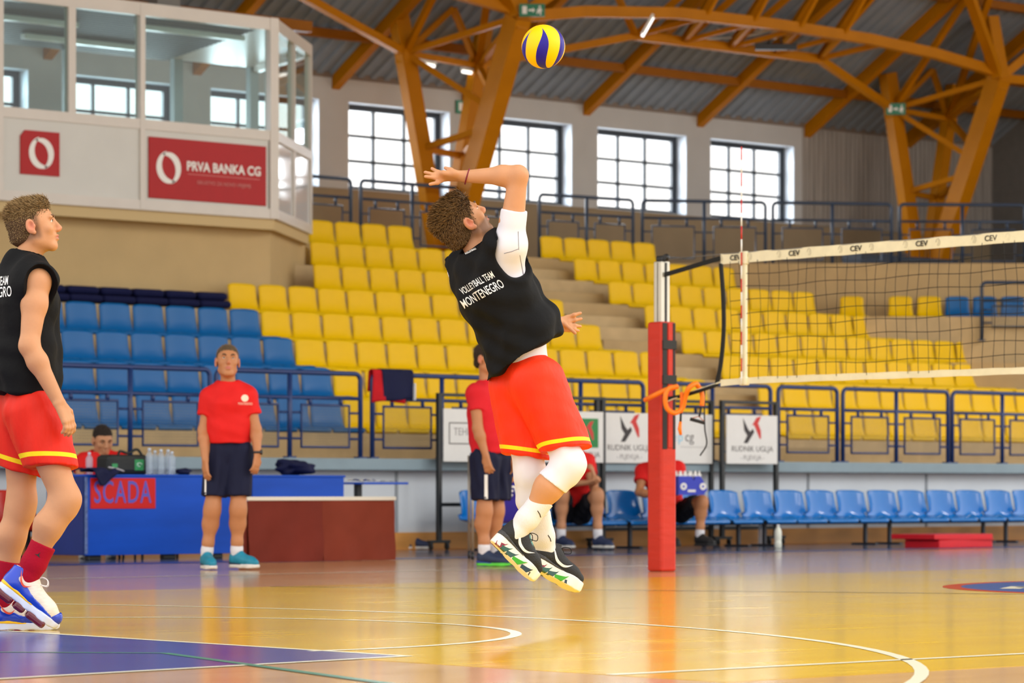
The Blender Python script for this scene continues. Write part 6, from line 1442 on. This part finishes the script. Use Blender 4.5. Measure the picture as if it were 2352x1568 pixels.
seated('dark-haired man in red t-shirt sitting behind the blue table', 238, 245., dict(pel=pp(236, 1160, .12), chest=pp(232, 1078, .02), neck=pp(230, 1045, .0), hc=pp(237, 1012, -.05), hf=(.42, -.84, -.32), hu=(.1, -.25, .95),
       shR=pp(192, 1062), elR=pp(186, 1105, -.12), wrR=pp(215, 1112, -.28), shL=pp(272, 1058), elL=pp(282, 1105, -.12), wrL=pp(255, 1114, -.28),
       hipR=pp(215, 1165, .05), knR=pp(210, 1150, -.36), anR=pp(212, 1254, -.22), hipL=pp(257, 1165, .05), knL=pp(262, 1150, -.36), anL=pp(260, 1254, -.22), fR=(-.2, -1, 0), fL=(.2, -1, 0)), (0, -1),
       (46, 38, 34), M_rshirt, M_nshort, 'navy', dict(R=dict(d=(1, -.3, 0), n=(0, 0, 1), side=1), L=dict(d=(-1, -.3, 0), n=(0, 0, 1), side=-1)), mat('skin_olive', (190, 134, 96), .5, noise=.06, spec=.35), 41, hs=1.12)
g = camY(238, 1280, FPX/245.)
st_ = thing('stool', 'dark stool hidden behind the blue table under the seated man', 'stool', (g.x, g.y, 0), -YAW)
obj('seat', MB().lathe([(.17, .34), (.19, .36), (.19, .38), (.17, .395)], 20, (0, .1, 0)), M_leg, st_)
for x, y in ((-.13, -.03), (.13, -.03), (-.13, .23), (.13, .23)): obj('leg', MB().tube([(x, y, .35), (x*1.2, (y-.1)*1.2+.1, 0)], .012, 6), M_leg, st_)
q = 216.; pp = PJ(1325, q)
seated('man in red t-shirt sitting on the blue bench with clasped hands', 1325, q, dict(pel=pp(1312, 1172, .12), chest=pp(1325, 1088, -.05), neck=pp(1322, 1044, -.12), hc=pp(1316, 1008, -.20), hf=(.2, -.93, -.3), hu=(0, -.25, .95),
       shR=pp(1284, 1066, -.08), elR=pp(1278, 1112, -.26), wrR=pp(1346, 1108, -.40), shL=pp(1348, 1060, -.08), elL=pp(1362, 1118, -.26), wrL=pp(1362, 1096, -.42),
       hipR=pp(1292, 1180, .02), knR=pp(1291, 1132, -.36), anR=pp(1287, 1234, -.33), hipL=pp(1335, 1180, .02), knL=pp(1370, 1134, -.36), anL=pp(1371, 1234, -.36), fR=(.55, -.83, 0), fL=(.7, -.7, 0)), (.2, -1),
       (50, 40, 34), M_rshirt, M_bshort, 'navy', dict(R=dict(d=(.9, -.3, .1), n=(.2, -.5, -.7), side=1, curl=.7), L=dict(d=(-.2, -.3, .9), n=(.9, -.3, .1), side=1, curl=.7)), mat('skin_olive', (190, 134, 96)), 51, sock=.27)
q = 210.; pp = PJ(1545, q)
seated('man in red t-shirt leaning forward on the bench behind the red post', 1545, q, dict(pel=pp(1538, 1170, .12), chest=pp(1518, 1096, -.08), neck=pp(1518, 1058, -.20), hc=pp(1521, 1030, -.32), hf=(.35, -.75, -.55), hu=(.1, -.55, .8),
       shR=pp(1476, 1082, -.10), elR=pp(1466, 1130, -.24), wrR=pp(1508, 1140, -.40), shL=pp(1554, 1076, -.10), elL=pp(1566, 1118, -.25), wrL=pp(1548, 1130, -.44),
       hipR=pp(1520, 1178, .02), knR=pp(1522, 1148, -.36), anR=pp(1536, 1230, -.36), hipL=pp(1558, 1178, .02), knL=pp(1608, 1150, -.34), anL=pp(1603, 1230, -.34), fR=(.3, -.9, 0), fL=(.7, -.7, 0)), (.2, -1),
       (50, 40, 34), M_rshirt, M_bshort, 'dark', dict(R=dict(d=(.8, -.5, -.1), n=(0, -.6, .7), side=1, curl=.5), L=dict(d=(-.4, -.8, -.1), n=(.3, -.2, .9), side=-1, curl=.5)), M_skin2, 61, sock=.22)
# bottle carrier on his lap
g = camY(1583, 1136, FPX/q-.58); cr = thing('bottle_carrier', 'blue bottle carrier with white topped bottles on the seated man\'s lap', 'bottle carrier', (g.x, g.y, g.z), -YAW+.35)
M_car = mat('carrier_blue', (44, 60, 190), .45)
obj('crate', MB().prism([(-.165, 0), (.12, 0), (.17, .05), (.13, .14), (.09, .20), (.03, .20), (.02, .15), (-.02, .20), (-.165, .20)], -.10, .10, lambda a, b, z: (a, z, b)), M_car, cr)
for x, z in ((.115, .09), (-.11, .09)): obj('round_print', MB().lathe([(.038, 0), (.038, .003)], 18, (x, -.105, z), Matrix.Rotation(PI/2, 3, 'X')), M_white, cr); obj('round_print_core', MB().lathe([(.014, 0), (.014, .003)], 12, (x, -.108, z), Matrix.Rotation(PI/2, 3, 'X')), M_car, cr)
obj('name_strip', MB().box(-.06, .03, -.104, -.1, .03, .055), M_white, cr)
for i, x in enumerate((-.13, -.075, -.02, .045, .095)):
    for y in (-.05, .05): obj('bottle_top', MB().lathe([(.024, .18), (.024, .215), (.012, .225), (.010, .25), (.012, .255)], 10, (x, y, 0)), M_white, cr)
# shoes left by the wall
for k, (x, lab) in enumerate(((905, 'dark navy sports shoe on the floor beside the brown table'), (950, 'dark navy sports shoe on the floor next to the black stand'))):
    g = camY(x, 1262, FPX*EYE/(1262-HORIZON)); o = thing('sports_shoe', lab, 'shoe', (g.x, g.y, 0), -YAW, 'shoes left by the wall'); shoe(o, (0, 0, .105), (.92, -.4, 0), (0, 0, 1), 'navy', 1 if k else -1, .9, .006)
